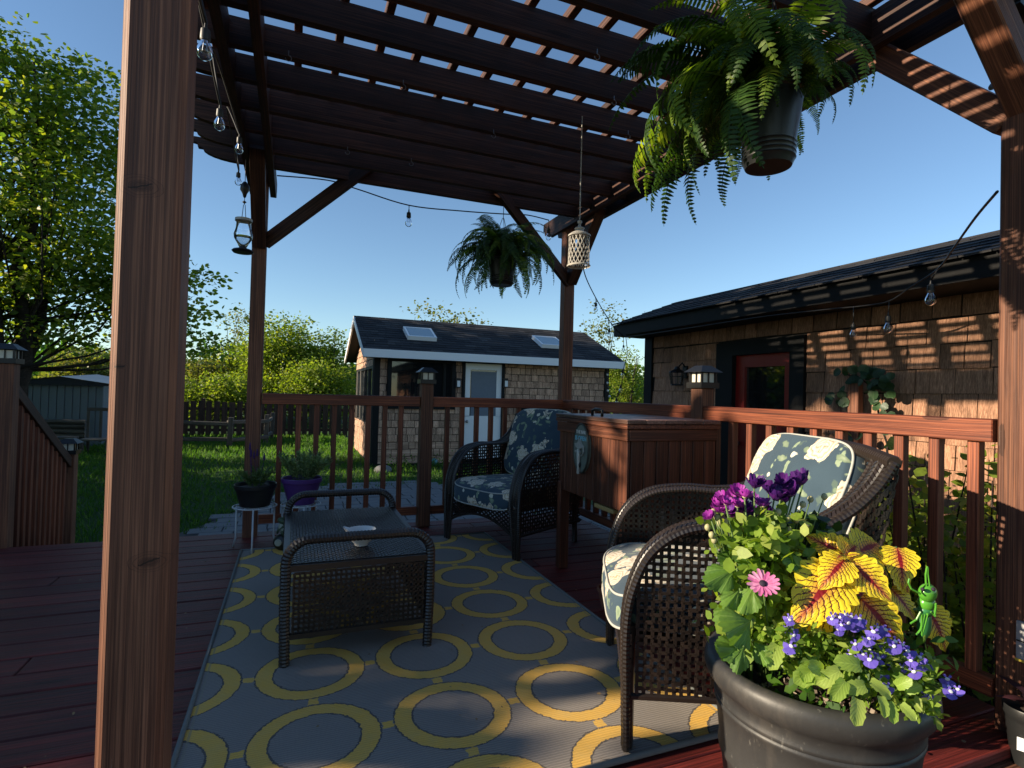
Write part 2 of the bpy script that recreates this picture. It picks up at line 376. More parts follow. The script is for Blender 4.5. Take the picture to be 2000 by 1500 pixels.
# ------------------------------------------------------------------ deck
deck = MB(); deck.box((-.5, 2.5, -.09), (5.3, 3.28, .10)); deck.box((-.5, 4.17, -.2), (5.3, .03, .30))
deck = tag(obj('deck', deck, m_deck), kind='structure')
y = .965; i = 0
while y < 4.16:
    br = r_.choice([-.9, .1, .7, 1.3]) + r_.uniform(-.2, .2)
    for a, b in ((-3.2, br-.002), (br+.002, 2.2)):
        aabox('board', (a, y, -.034), (b, y+.134, 0+r_.uniform(-.002, .0015)), m_deck, deck, b=.004, axis=0)
    y += .14; i += 1
sd = MB(); sd.box((-.5, -.6, -.13), (5.6, 3.05, .10)); sd = tag(obj('lower_deck', sd, m_step), kind='structure')
y = -1.9
while y < .93:
    aabox('board', (-3.2, y, -.078), (2.6, y+.134, -.038+r_.uniform(-.002, .001)), m_step, sd, b=.004, axis=0); y += .14
# ------------------------------------------------------------------ pergola
PZT = 2.36
perg = thing('pergola', 'dark brown timber pergola with slatted roof over the seating area', 'pergola', (0.9, 2.5, 0))
pb = .007
pNL = board('post', (-.217, 1.045, -.03), (-.217, 1.045, 2.52), .09, .09, m_near, perg, (1, 0, 0), b=.011)
pBL = board('post', (-.24, 4.08, -.03), (-.24, 4.08, 2.52), .09, .09, m_post, perg, (1, 0, 0), b=pb)
pBR = board('post', (2.095, 4.08, -.03), (2.095, 4.08, 2.52), .09, .09, m_post, perg, (1, 0, 0), b=pb)
pR = board('post', (2.102, 1.0, -.03), (2.102, 1.0, 2.52), .09, .09, m_post, perg, (1, 0, 0), b=pb)
def beam(x0, x1, y0=.45, y1=4.42):
    # decorative scalloped ends, as a yz outline
    o = [(y0, PZT+.075), (y0+.02, PZT+.07), (y0+.035, PZT+.03), (y0+.09, PZT+.012), (y0+.12, PZT),
         (y1-.12, PZT), (y1-.09, PZT+.012), (y1-.035, PZT+.03), (y1-.02, PZT+.07), (y1, PZT+.075), (y1, PZT+.14), (y0, PZT+.14)]
    mb = MB(); c = Vector(((x0+x1)/2, (y0+y1)/2, PZT+.07))
    # local: x along world y, y along world -x, z up
    mb.prism([(a-c.y, b-c.z) for a, b in o], 1, -(x1-x0)/2, (x1-x0)/2)
    w = Matrix(((0, -1, 0, c.x), (1, 0, 0, c.y), (0, 0, 1, c.z), (0, 0, 0, 1)))
    return obj('beam', mb, m_perg, perg, world=w, fix=True)
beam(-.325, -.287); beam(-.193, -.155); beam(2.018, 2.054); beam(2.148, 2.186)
def rafter_mesh():
    L0, L1 = -.62, 2.205; zb, zt = 0, .115
    o = [(L0, zt), (L0, zt-.03), (L0+.03, zt-.035), (L0+.035, zt-.06)]
    for k in range(7):
        t = k/6*math.pi/2; o.append((L0+.06+.20*(1-math.cos(t)), zt-.06-.055*math.sin(t)+.0))
    o += [(L1, 0), (L1, zt)]
    mb = MB(); mb.prism([(a, b) for a, b in o], 1, -.019, .019); return mesh('rafter', mb, m_perg, fix=True)
raf = rafter_mesh()
RY = [v-.038 for v in (3.855, 3.605, 3.348, 3.078, 2.81, 2.541, 2.269, 2.0, 1.748, 1.48, 1.21, .94, .67)]
for yk in RY:
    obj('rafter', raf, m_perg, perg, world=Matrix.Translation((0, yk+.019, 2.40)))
for k in range(-4, 12):
    x = .145+.170*k
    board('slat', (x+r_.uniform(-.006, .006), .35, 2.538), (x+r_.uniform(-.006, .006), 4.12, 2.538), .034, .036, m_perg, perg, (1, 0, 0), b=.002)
# braces
board('brace', (-.21, 4.04, 1.965), (.46, 3.775, 2.53), .085, .038, m_perg, perg, (0, 0, 1))
board('brace', (2.09, 4.04, 1.92), (1.32, 3.775, 2.52), .085, .038, m_perg, perg, (0, 0, 1))
board('brace', (2.10, 4.04, 1.93), (2.10, 3.58, 2.42), .085, .085, m_perg, perg, (0, 0, 1))
board('brace', (-.24, 4.04, 1.95), (-.24, 3.56, 2.42), .085, .085, m_perg, perg, (0, 0, 1))
board('brace', (2.10, 1.03, 1.90), (2.10, 1.50, 2.40), .088, .088, m_post, perg, (0, 0, 1), b=.006)
board('brace', (2.12, .985, 1.90), (1.62, .985, 2.44), .088, .088, m_post, perg, (0, 0, 1), b=.006)
board('brace', (-.22, 1.05, 1.90), (-.24, 1.52, 2.40), .085, .085, m_post, perg, (0, 0, 1), b=.006)
bo = MB()
for c in ((2.045, 1.03, 1.97), (2.045, 1.06, 2.02), (2.02, 1.5, 2.43), (2.01, 1.68, 2.42)): bo.ball(c, .012, 8, 5, (.35, 1, 1))
obj('bolt', bo, m_steel, perg, smooth=True)
scr = MB(); scr.ball((0, 0, 0), .0055, 7, 4, (1, .4, 1)); scm = mesh('screw', scr, m_steel, True)
for yk in RY[1:10]:
    for xx in (-.30, -.17, 2.03): obj('screw', scm, m_steel, perg, world=Matrix.Translation((xx+r_.uniform(-.01, .01), yk-.0005, 2.43+r_.uniform(-.01, .02))))
# screw hooks under rafters
def hook(x, y, z=2.40, s=1.0):
    pts = [(x, y, z), (x, y, z-.02*s)] + [(x+.012*s*math.sin(t), y, z-.032*s-.012*s*(-math.cos(t))-.0) for t in [math.pi*k/6*1.0 for k in range(0, 10)]]
    mb = MB(); mb.tube(pts, .0022, 6); return mb
for hx, hy in ((-.06, 2.46), (.42, 2.48), (.25, 3.3), (.95, 2.75), (1.35, 2.2), (1.6, 2.46), (.62, 3.3), (1.1, 1.93)):
    obj('hook', hook(hx, hy), m_steel, perg)
# ------------------------------------------------------------------ railings
def baluster_run(t, pts, z0, z1, w=.034, mat=None):
    for p in pts: board('baluster', (p[0], p[1], z0), (p[0], p[1], z1), w, w, mat or m_bal, t, (1, 0, 0), b=.002)
rb = thing('deck_railing', 'brown back railing between the two rear pergola posts', 'railing', (.9, 4.06, 0))
for a, b in ((-.19, .875), (.97, 2.05)):
    aabox('top_rail', (a, 4.02, .885), (b, 4.09, .958), m_rail, rb, axis=0)
    aabox('bottom_rail', (a, 4.035, .085), (b, 4.075, .145), m_rail, rb, axis=0)
n1 = 9; baluster_run(rb, [(-.075+.1165*k, 4.055) for k in range(8)], .145, .886)
baluster_run(rb, [(1.09+.1165*k, 4.055) for k in range(8)], .145, .886)
board('post', (.925, 4.05, 0), (.925, 4.05, 1.055), .09, .09, m_post, rb, (1, 0, 0), b=.005)
rr = thing('deck_railing', 'orange-brown side railing along the right edge of the deck', 'railing', (2.08, 2.5, 0))
for a, b in ((1.05, 2.365), (2.455, 4.03)):
    aabox('top_rail', (2.045, a, .885), (2.115, b, .958), m_rail, rr, axis=1)
    aabox('bottom_rail', (2.06, a, .085), (2.10, b, .145), m_rail, rr, axis=1)
baluster_run(rr, [(2.078, 1.128+.1185*k-.017) for k in range(11)], .145, .886)
baluster_run(rr, [(2.078, 2.56+.1185*k) for k in range(12)], .145, .886)
board('post', (2.08, 2.41, 0), (2.08, 2.41, 1.055), .09, .09, m_post, rr, (1, 0, 0), b=.005)
# stair rail, left
sr = thing('stair_railing', 'sloping railing of the garden steps at the far left', 'railing', (-1.57, 4.2, 0))
board('post', (-1.60, 4.2, GZ), (-1.60, 4.2, 1.10), .09, .09, m_post, sr, (1, 0, 0), b=.005)
board('post', (-1.60, 5.25, GZ), (-1.60, 5.25, .44), .09, .09, m_post, sr, (1, 0, 0), b=.005)
board('top_rail', (-1.60, 4.22, .97), (-1.60, 5.22, .37), .06, .07, m_perg, sr, (1, 0, 0))
for k in range(11):
    yy = 4.3+.083*k; zt = .97-.60*(yy-4.22)+.0; zb = -.08-.45*(yy-4.22)
    board('baluster', (-1.60, yy, zb), (-1.60, yy, zt-.03), .034, .034, m_bal, sr, (1, 0, 0), b=.002)
board('bottom_rail', (-1.60, 4.22, -.07), (-1.60, 5.22, -.52+.02), .05, .05, m_perg, sr, (1, 0, 0))
sr2 = MB(); sr2.box((-2.2, 4.4, GZ+.14), (1.2, .36, .28)); sr2.box((-2.2, 4.72, GZ+.07), (1.2, .3, .14))
tag(obj('garden_steps', sr2, m_step), kind='structure')
# post cap lanterns
m_lampglass = plain('lamp_glass', (.75, .72, .62), .3, var=.1)
def cap_lantern(c, s, label):
    t = thing('post_cap_lantern', label, 'solar lantern', c, 0, 'post cap lanterns'); x, y, z = c
    b = MB(); b.box((x, y, z+.0145*s), (.112*s, .112*s, .029*s)); obj('base', b, m_metal, t)
    for i in (-1, 1):
        for j in (-1, 1): aabox('corner_bar', (x+i*.043*s-.005*s, y+j*.043*s-.005*s, z+.029*s), (x+i*.043*s+.005*s, y+j*.043*s+.005*s, z+.079*s), m_metal, t, b=0, axis=2)
        aabox('glazing_bar', (x+i*.0415*s-.003*s, y-.003*s, z+.029*s), (x+i*.0415*s+.003*s, y+.003*s, z+.079*s), m_metal, t, b=0, axis=2)
        aabox('glazing_bar', (x-.003*s, y+i*.0415*s-.003*s, z+.029*s), (x+.003*s, y+i*.0415*s+.003*s, z+.079*s), m_metal, t, b=0, axis=2)
    gl = MB(); gl.box((x, y, z+.052*s), (.074*s, .074*s, .046*s)); obj('glass', gl, m_lampglass, t)
    rf = MB(); h = .08*s
    rf.add([(x-.068*s, y-.068*s, z+h), (x+.068*s, y-.068*s, z+h), (x+.068*s, y+.068*s, z+h), (x-.068*s, y+.068*s, z+h),
            (x-.028*s, y-.028*s, z+h+.034*s), (x+.028*s, y-.028*s, z+h+.034*s), (x+.028*s, y+.028*s, z+h+.034*s), (x-.028*s, y+.028*s, z+h+.034*s)],
           [(3, 2, 1, 0), (4, 5, 6, 7), (0, 1, 5, 4), (1, 2, 6, 5), (2, 3, 7, 6), (3, 0, 4, 7)])
    obj('roof', rf, m_metal, t); return t
cap_lantern((.925, 4.05, 1.055), 1.05, 'black cap lantern on the middle post of the back railing')
cap_lantern((2.08, 2.41, 1.055), 1.08, 'black cap lantern on the right railing post behind the wooden chest')
cap_lantern((-1.60, 4.2, 1.10), 1.05, 'black cap lantern on the tall stair post at the left edge')
cap_lantern((-1.60, 5.25, .44), 1.05, 'black cap lantern on the short post at the foot of the steps')
# ------------------------------------------------------------------ shingled walls
_sc = {}
def shingle_mesh(w, h, mat):
    k = (round(w, 2), round(h, 3), mat.name)
    if k not in _sc:
        mb = MB(); a, b, t = h/2+.012, w/2-(.0055 if h < .14 else .0028), .013
        # local x = up, y = across, z = out
        e = -h/2+(.014 if h < .14 else .006)
        e2 = h/2+.003
        mb.add([(e, -b, 0), (e, b, 0), (e2, b, 0), (e2, -b, 0), (e, -b, t), (e, b, t), (e2, b, .003), (e2, -b, .003)],
               [(3, 2, 1, 0), (4, 5, 6, 7), (0, 1, 5, 4), (1, 2, 6, 5), (2, 3, 7, 6), (3, 0, 4, 7)])
        _sc[k] = mesh('shingle', mb, mat)
    return _sc[k]
def shingle_wall(parent, org, along, out, L, z0, z1, h, ws, mat, holes, rs, limit, seed_off=0, zpart=-9):
    """shingles on a vertical wall; holes: (u0,u1,z0,z1) openings"""
    org, along, out = Vector(org), Vector(along), Vector(out); up = Vector((0, 0, 1))
    rot = Matrix((up, along, out)).transposed()
    if rot.determinant() < 0: along_l = -along; rot = Matrix((up, along_l, out)).transposed()
    items = []; z = z0; j = 0
    while z < z1-.02:
        hh = min(h, z1-z); u = -rs.uniform(0, .1)
        while u < L:
            w = rs.choice(ws); a, b = max(u, 0), min(u+w, L)
            if b-a > .03:
                segs = [(a, b)]
                for h0, h1, q0, q1 in holes:
                    if z+hh*.5 > q0 and z+hh*.5 < q1:
                        ns = []
                        for s0, s1 in segs:
                            if s1 <= h0 or s0 >= h1: ns.append((s0, s1)); continue
                            if s0 < h0: ns.append((s0, h0))
                            if s1 > h1: ns.append((h1, s1))
                        segs = ns
                for s0, s1 in segs:
                    if s1-s0 > .025: items.append(((s0+s1)/2, z+hh/2, s1-s0, hh))
            u += w
        z += h; j += 1
    items.sort(key=lambda t: -t[1]); rest = MB(); n = 0
    for (u, zc, w, hh) in items:
        p = org+along*u+out*rs.uniform(0, .004); p.z = zc+rs.uniform(-.004, .004)
        m = rot.to_4x4() @ Matrix.Rotation(rs.uniform(-.012, .012), 4, 'Z'); m.translation = p
        if n < limit and zc > zpart: obj('shingle', shingle_mesh(round(w, 2), round(hh, 3), mat), mat, parent, world=m); n += 1
        else:
            me = shingle_mesh(round(w, 2), round(hh, 3), mat)
            rest.add([m @ v.co for v in me.vertices], [tuple(q.vertices) for q in me.polygons])
    if rest.v: tag(obj('shingles', rest, mat, parent), kind='stuff')
def shingle_roof(parent, p00, along, upv, L, S_, rs, tab=.30, course=.14):
    """tabbed asphalt courses on a slope plane"""
    p00, along, upv = Vector(p00), Vector(along), Vector(upv); nrm = along.cross(upv).normalized()
    if nrm.z < 0: nrm = -nrm
    mb = MB(); s = -.02; j = 0
    while s < S_:
        u = -rs.uniform(0, tab)
        while u < L:
            w = rs.choice([.5, .8, 1.0, 1.0])*tab; a, b = max(0, u), min(L, u+w-.006)
            if b > a+.02:
                t = .009+rs.uniform(0, .004); e = min(s+course+.02, S_)
                q = [p00+along*a+upv*s, p00+along*b+upv*s, p00+along*b+upv*e, p00+along*a+upv*e]
                top = [q[0]+nrm*t, q[1]+nrm*t, q[2]+nrm*.003, q[3]+nrm*.003]
                mb.add(q+top, [(4, 5, 6, 7), (0, 1, 5, 4), (1, 2, 6, 5), (3, 0, 4, 7), (2, 3, 7, 6)])
            u += w
        s += course; j += 1
    tag(obj('roof_shingles', mb, m_roof, parent), kind='stuff')
# ------------------------------------------------------------------ garden studio (far building)
rs = random.Random(11)
YS = 10.5
sx0, sx1 = 1.40, 6.45; se0, se1 = 1.15, 6.66
sh = thing('garden_shed', 'small cedar-shingled garden shed with white fascia and two skylights', 'shed', (3.9, 12, GZ))
core = MB(); wt = 1.72
core.box(((sx0+sx1)/2, 13.58, .63), (sx1-sx0, .06, 2.16)); core.box((sx1-.03, 12.05, .63), (.06, 3.1, 2.16))
m_wallin = plain('shadow_sheathing', (.022, .016, .013), .9)  # wall backing coloured near black so shingle gaps read as shadow lines
obj('wall', core, m_wallin, sh)
def px_x(px, yy=YS): return PY(px, 750, yy).x
def py_z(px, py, yy=YS): return PY(px, py, yy).z
wx0, wx1, wz0, wz1 = px_x(756), px_x(889), py_z(820, 799), py_z(820, 700)
dx0, dx1, dz1 = px_x(902), px_x(984), py_z(940, 705)
fb = MB()
def wallpiece(a, b, c, d): fb.box(((a+b)/2, YS+.035, (c+d)/2), (b-a, .06, d-c))
wallpiece(sx0, wx0, GZ, wt); wallpiece(wx0, wx1, GZ, wz0); wallpiece(wx0, wx1, wz1, wt); wallpiece(wx1, dx0, GZ, wt); wallpiece(dx0, dx1, dz1, wt); wallpiece(dx1, sx1, GZ, wt)
obj('front_wall', fb, m_wallin, sh)
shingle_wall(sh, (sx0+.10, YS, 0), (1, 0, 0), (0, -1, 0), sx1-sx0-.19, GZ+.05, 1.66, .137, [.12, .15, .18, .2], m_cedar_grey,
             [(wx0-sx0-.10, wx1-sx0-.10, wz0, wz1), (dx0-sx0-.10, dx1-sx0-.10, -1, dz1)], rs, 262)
# left wall with tall windows
lw = MB(); lw.box((sx0+.03, 12.05, -.05), (.06, 3.1, .80)); lw.box((sx0+.03, 12.05, 1.62), (.06, 3.1, .2)); lw.box((sx0+.03, 13.4, .9), (.06, .35, 1.25)); lw.box((sx0+.03, 10.65, .9), (.06, .18, 1.25)); obj('side_wall', lw, m_wallin, sh)
m_sidecedar = m_cedar_grey  # side and gable use the same cedar as the front wall
shingle_wall(sh, (sx0, 10.56, 0), (0, 1, 0), (-1, 0, 0), 3.0, GZ+.05, .32, .137, [.15, .18, .2], m_sidecedar, [], rs, 0)
shingle_wall(sh, (sx0, 10.56, 0), (0, 1, 0), (-1, 0, 0), 3.0, 1.44, 1.95, .137, [.15, .18, .2], m_sidecedar, [], rs, 0)
for yy in (10.62, 11.25, 11.9, 12.55, 13.2): aabox('window_post', (sx0-.02, yy, .32), (sx0+.05, yy+.06, 1.44), m_grey, sh)
aabox('side_window_header', (sx0-.02, 10.6, 1.40), (sx0+.05, 13.4, 1.46), m_black, sh)
gl = MB(); gl.box((sx0+.02, 12.0, .88), (.01, 2.7, 1.1)); obj('side_glass', gl, m_glass, sh)
# gable triangle left, corner boards
gb = MB(); RYD, RZ = 12.05, 2.55
gb.prism([(10.5, wt-.02), (13.6, wt-.02), (RYD, RZ-.1)], 0, sx0, sx0+.05); gb.prism([(10.5, wt-.02), (13.6, wt-.02), (RYD, RZ-.1)], 0, sx1-.05, sx1); obj('gable', gb, m_sidecedar, sh)
for a, b in ((sx0-.012, sx0+.098), (sx1-.09, sx1+.012)):
    aabox('corner_board', (a, YS-.024, GZ+.02), (b, YS+.03, 1.70), m_black, sh, b=0)
aabox('corner_board', (sx0-.022, YS+.03, GZ+.02), (sx0-.002, YS+.10, 1.70), m_black, sh, b=0)
aabox('eave_trim', (sx0+.1, YS-.02, 1.655), (sx1-.1, YS+.02, 1.70), m_black, sh, b=0)
# roof
ez = 1.735; ye = 10.2; upv = Vector((0, RYD-ye, RZ-ez)); SL = upv.length; upv.normalize()
rp = MB(); th = .09
rp.prism([(ye, ez-.0), (RYD, RZ), (13.9, ez), (13.9, ez-th), (RYD, RZ-th-.02), (ye, ez-th)], 0, se0+.02, se1-.02)
obj('roof', rp, m_black, sh, fix=True)
shingle_roof(sh, (se0, ye-.02, ez+.004), (1, 0, 0), upv, se1-se0, SL, rs)
aabox('fascia', (se0, ye-.045, ez-.145), (se1, ye-.005, ez+.005), m_fascia, sh)
for xx in (se0-.012, se1-.018):
    rk = MB(); rk.prism([(ye-.02, ez+.0), (RYD, RZ+.005), (13.92, ez), (13.92, ez-.12), (RYD, RZ-.125), (ye-.02, ez-.12)], 0, xx, xx+.03)
    obj('rake_board', rk, m_fascia, sh, fix=True)
aabox('soffit', (se0+.03, ye, ez-.14), (se1-.03, YS-.02, ez-.125), m_black, sh, b=0)
# skylights
def skylight(pxl, pxr, pyt):
    x0, x1 = pxl, pxr
    s0, s1 = 0.62, 1.18; nrm = Vector((0, -upv.z, upv.y)); nrm = nrm if nrm.z > 0 else -nrm
    base = Vector((0, ye, ez))
    fr = MB(); rot = Matrix(((1, 0, 0), (0, upv.y, nrm.y), (0, upv.z, nrm.z)))
    c = base+upv*((s0+s1)/2)+nrm*.05; c.x = (x0+x1)/2
    w, l = x1-x0, s1-s0
    for d_, e_ in (((w, .04, .1), (0, l/2)), ((w, .04, .1), (0, -l/2)), ((.04, l-.04, .1), (w/2-.02, 0)), ((.04, l-.04, .1), (-w/2+.02, 0))):
        fr.box(c+rot @ Vector((e_[0], e_[1], 0)), d_, rot)
    f = obj('skylight', fr, m_white, sh)
    g_ = MB(); g_.box(c+nrm*.035, (w-.06, l-.06, .02), rot); obj('pane', g_, m_sky, f)
m_sky = NT('skylight_glass'); m_sky.pbr((.35, .45, .50), .08, spec=1.0); m_sky = m_sky.m
xs_ = PY(820, 640, 11.0).x; skylight(xs_-.29, xs_+.29, 0)
xs_ = PY(1072, 655, 11.0).x; skylight(xs_-.29, xs_+.29, 0)
# front window
def framebox(name, x0, x1, z0, z1, w, y, d, mat, parent):
    f = MB(); f.box(((x0+x1)/2, y, z1-w/2), (x1-x0, d, w)); f.box(((x0+x1)/2, y, z0+w/2), (x1-x0, d, w))
    f.box((x0+w/2, y, (z0+z1)/2), (w, d, z1-z0-2*w)); f.box((x1-w/2, y, (z0+z1)/2), (w, d, z1-z0-2*w)); return obj(name, f, mat, parent)
wn = framebox('window', wx0, wx1, wz0, wz1, .075, YS-.01, .07, m_black, sh)
m_refl = NT('window_reflecting_glass'); m_refl.pbr((.012, .014, .016), .03, spec=1.0); m_refl = m_refl.m
gp = MB(); gp.box(((wx0+wx1)/2, YS+.02, (wz0+wz1)/2), (wx1-wx0-.13, .008, wz1-wz0-.13)); obj('pane', gp, m_refl, wn)
aabox('window_drip', (wx0-.03, YS-.06, wz1), (wx1+.02, YS-.01, wz1+.022), m_grey, sh)
mu = MB(); mx_ = px_x(868); mu.box((mx_, YS-.005, (wz0+wz1)/2), (.05, .04, wz1-wz0-.15)); obj('mullion', mu, m_black, wn)
# door
framebox('door_trim', dx0, dx1, GZ, dz1, .055, YS-.015, .08, m_black, sh)
ddx0, ddx1, ddz1 = dx0+.058, dx1-.058, dz1-.058
dr = MB(); gz0, gz1 = .52, ddz1-.12
dr.box(((ddx0+ddx1)/2, YS+.0, (ddz1+gz1)/2), (ddx1-ddx0, .045, ddz1-gz1)); dr.box(((ddx0+ddx1)/2, YS, (GZ+.1+gz0)/2+.02), (ddx1-ddx0, .045, gz0-GZ-.12))
dr.box((ddx0+.055, YS, (gz0+gz1)/2), (.11, .045, gz1-gz0)); dr.box((ddx1-.055, YS, (gz0+gz1)/2), (.11, .045, gz1-gz0))
door = obj('door', dr, m_white, sh)
dg = MB(); dg.box(((ddx0+ddx1)/2, YS+.005, (gz0+gz1)/2), (ddx1-ddx0-.21, .008, gz1-gz0)); obj('pane', dg, m_refl, door)
db = MB(); db.box(((ddx0+ddx1)/2+.012, YS-.01, (gz0+gz1)/2-.02), (ddx1-ddx0-.24, .004, gz1-gz0-.03)); obj('blind', db, plain('blind', (.16, .20, .26), .5), door)
kn = MB(); kn.ball((ddx0+.05, YS-.06, .42), .03, 8, 6); obj('handle', kn, m_steel, door, smooth=True)
for px in (894, 987):
    cc = PY(px, 748, YS-.05); sc_ = MB(); sc_.box((cc.x, YS-.05, cc.z), (.10, .06, .19)); a = obj('wall_lamp', sc_, m_metal, sh)
    s2 = MB(); s2.box((cc.x+.01, YS-.085, cc.z-.015), (.06, .012, .12)); obj('lamp_glass', s2, m_white, a)
# clutter in front of the shed: black planter box under right part, window box
wb = thing('window_box', 'dark window box with pale flowers on the shed wall behind the railing', 'planter box', (4.6, 10.35, .6))
cw = PY(1065, 800, 10.35); b_ = MB(); b_.box((cw.x, 10.36, cw.z-.02), (1.15, .2, .16)); obj('box', b_, m_black, wb)
fr_ = MB(); 
for k in range(26): fr_.ball((cw.x-.5+k*.04, 10.33+rs.uniform(-.05, .05), cw.z+.10+rs.uniform(-.04, .04)), .028, 6, 4)
tag(obj('flowers', fr_, m_white, wb, smooth=True), kind='stuff')
# ------------------------------------------------------------------ right building
rbld = thing('cedar_building', 'dark-roofed cedar shingle building with red door beside the deck', 'building', (4.1, 2.6, GZ))
XW = 3.6; YE = 5.05; Y0 = .4; TY0, TY1, TZ = 3.035, 3.96, 1.50
cb = MB()
def wp(a, b, c, d): cb.box((XW+.05, (a+b)/2, (c+d)/2), (.1, b-a, d-c))
wp(Y0, TY0, GZ, 1.75); wp(TY1, YE, GZ, 1.75); wp(TY0, TY1, TZ, 1.75)
cb.box((4.3, YE-.05, .65), (1.3, .1, 2.2)); cb.box((4.3, Y0+.05, .65), (1.3, .1, 2.2)); cb.box((4.9, (Y0+YE)/2, .65), (.1, YE-Y0-.2, 2.2))
obj('wall', cb, m_wallin, rbld)
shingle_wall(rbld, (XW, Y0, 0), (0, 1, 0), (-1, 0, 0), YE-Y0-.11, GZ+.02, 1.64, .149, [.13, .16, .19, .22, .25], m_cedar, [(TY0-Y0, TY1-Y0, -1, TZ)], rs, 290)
aabox('corner_board', (XW-.03, YE-.11, GZ), (XW+.09, YE+.02, 1.70), m_black, rbld, b=0)
# door surround and recessed red door
tr = MB(); tr.box((XW-.012, (TY0+TY1)/2, TZ-.06), (.05, TY1-TY0, .12)); tr.box((XW-.012, TY0+.065, (TZ-.12+GZ)/2), (.05, .13, TZ-.12-GZ)); tr.box((XW-.012, TY1-.10, (TZ-.12+GZ)/2), (.05, .20, TZ-.12-GZ))
obj('door_trim', tr, m_black, rbld)
m_red = plain('red_paint', (.26, .012, .010), .35, var=.15)
dd = MB(); y0, y1 = TY0+.13, TY1-.20; xd = XW+.03
gz0, gz1 = .90, 1.275
dd.box((xd, (y0+y1)/2, (gz1+TZ-.12)/2), (.045, y1-y0, TZ-.12-gz1)); dd.box((xd, (y0+y1)/2, (gz0+GZ)/2), (.045, y1-y0, gz0-GZ))
dd.box((xd, y0+.04, (gz0+gz1)/2), (.045, .08, gz1-gz0)); dd.box((xd, y1-.05, (gz0+gz1)/2), (.045, .10, gz1-gz0))
rd = obj('door', dd, m_red, rbld)
g2 = MB(); g2.box((xd+.005, (y0+y1)/2, (gz0+gz1)/2), (.008, y1-y0-.16, gz1-gz0)); obj('pane', g2, m_refl, rd)
k2 = MB(); k2.ball((xd-.06, y1-.05, .62), .028, 8, 6); k2.tube([(xd-.02, y1-.05, .62), (xd-.06, y1-.05, .62)], .012, 8); obj('handle', k2, m_steel, rd, smooth=True)
# roof of right building
ex, ezz = 3.22, 1.765; rx, rz = 4.07, 2.085; ry0, ry1 = .15, 5.12
rr_ = MB(); rr_.prism([(ex, ezz), (rx, rz), (4.95, ezz), (4.95, ezz-.1), (rx, rz-.1), (ex, ezz-.1)], 1, ry0, ry1); obj('roof', rr_, m_black, rbld, fix=True)
uv_ = Vector((rx-ex, 0, rz-ezz)); SL2 = uv_.length; uv_.normalize()
shingle_roof(rbld, (ex-.025, ry0-.01, ezz+.004), (0, 1, 0), uv_, ry1-ry0+.02, SL2+.02, rs)
aabox('fascia', (ex-.012, ry0, ezz-.125), (ex+.02, ry1+.01, ezz-.002), m_black, rbld, b=.002)
aabox('soffit', (ex+.02, ry0, ezz-.125), (XW-.02, ry1, ezz-.11), m_black, rbld, b=0)
gg = MB(); gg.prism([(ex+.02, ezz-.1), (rx, rz-.08), (4.93, ezz-.1)], 1, ry1-.06, ry1-.02); obj('gable', gg, m_black, rbld, fix=True)
# wall lantern beside the door
wl = thing('wall_lantern', 'black glass coach lantern on the cedar wall left of the red door', 'lantern', (3.45, 4.45, .95))
c = PX(1322, 738, 3.48)
b = MB(); b.lathe([(.0, .115), (.02, .11), (.03, .085), (.075, .06), (.08, .052)], 8, c); b.lathe([(.055, -.075), (.06, -.07), (.058, -.06), (0, -.06)], 8, c)
b.tube([c+Vector((.02, 0, .11)), c+Vector((.06, 0, .15)), c+Vector((.10, 0, .10))], .008, 6); b.box(c+Vector((.10, 0, .06)), (.02, .06, .12))
for k in range(8):
    a = k*math.pi/4; b.tube([c+Vector((.056*math.cos(a), .056*math.sin(a), -.065)), c+Vector((.074*math.cos(a), .074*math.sin(a), .056))], .004, 4)
obj('frame', b, m_metal, wl)
b = MB(); b.lathe([(.052, -.062), (.070, .054)], 12, c); obj('glass', b, m_bulb, wl, smooth=True)
# trellis post against wall with vine
tp = thing('trellis_post', 'rough brown timber post standing against the cedar wall under the vine', 'post', (3.5, 2.6, GZ))
cA = PX(1670, 800, 3.5); board('timber', (3.5, cA.y, GZ), (3.5, cA.y, 1.14), .075, .05, m_post, tp, (0, 1, 0))
# ------------------------------------------------------------------ far fence, grey shed, log bed, split rail fence
pf = thing('picket_fence', 'brown wooden picket fence at the end of the lawn', 'fence', (-1, 17.6, GZ))
x = -4.6; k = 0
while x < 1.9:
    w = .15; hgt = 1.0+r_.uniform(-.03, .03)
    aabox('picket', (x, 17.6, GZ), (x+w-r_.uniform(0, .012), 17.62, GZ+hgt), m_fence, pf, b=0, axis=2); x += w+.045; k += 1
for z in (.15, .75): aabox('fence_rail', (-4.6, 17.63, GZ+z), (1.9, 17.67, GZ+z+.08), m_fence, pf, b=0)
for x in (-4.5, -2.4, -.3, 1.8): aabox('fence_post', (x, 17.67, GZ), (x+.1, 17.77, GZ+1.08), m_fence, pf, b=0)
spf = thing('split_rail_fence', 'grey weathered split-rail fence around a bed at the lawn edge', 'fence', (-1.6, 14.5, GZ))
xA, xB, xC = PY(345, 800, 14.3).x, PY(450, 800, 14.3).x, PY(520, 800, 15.2).x
for xx, yy, hh in ((xA, 14.3, .72), (xB, 14.3, .72), (xC, 15.4, .74), (xC+.1, 16.6, .74)): board('fence_post', (xx, yy, GZ), (xx+.02, yy, GZ+hh), .11, .09, m_grey, spf, (1, 0, 0))
for (a, b) in (((xA-.1, 14.3), (xB+.05, 14.3)), ((xB-.05, 14.3), (xC+.06, 15.4)), ((xC, 15.4), (xC+.1, 16.6))):
    for z in (.20, .58): board('fence_rail', (a[0], a[1], GZ+z+r_.uniform(-.03, .03)), (b[0], b[1], GZ+z+r_.uniform(-.03, .03)), .09, .07, m_grey, spf, (0, 0, 1), b=.015)
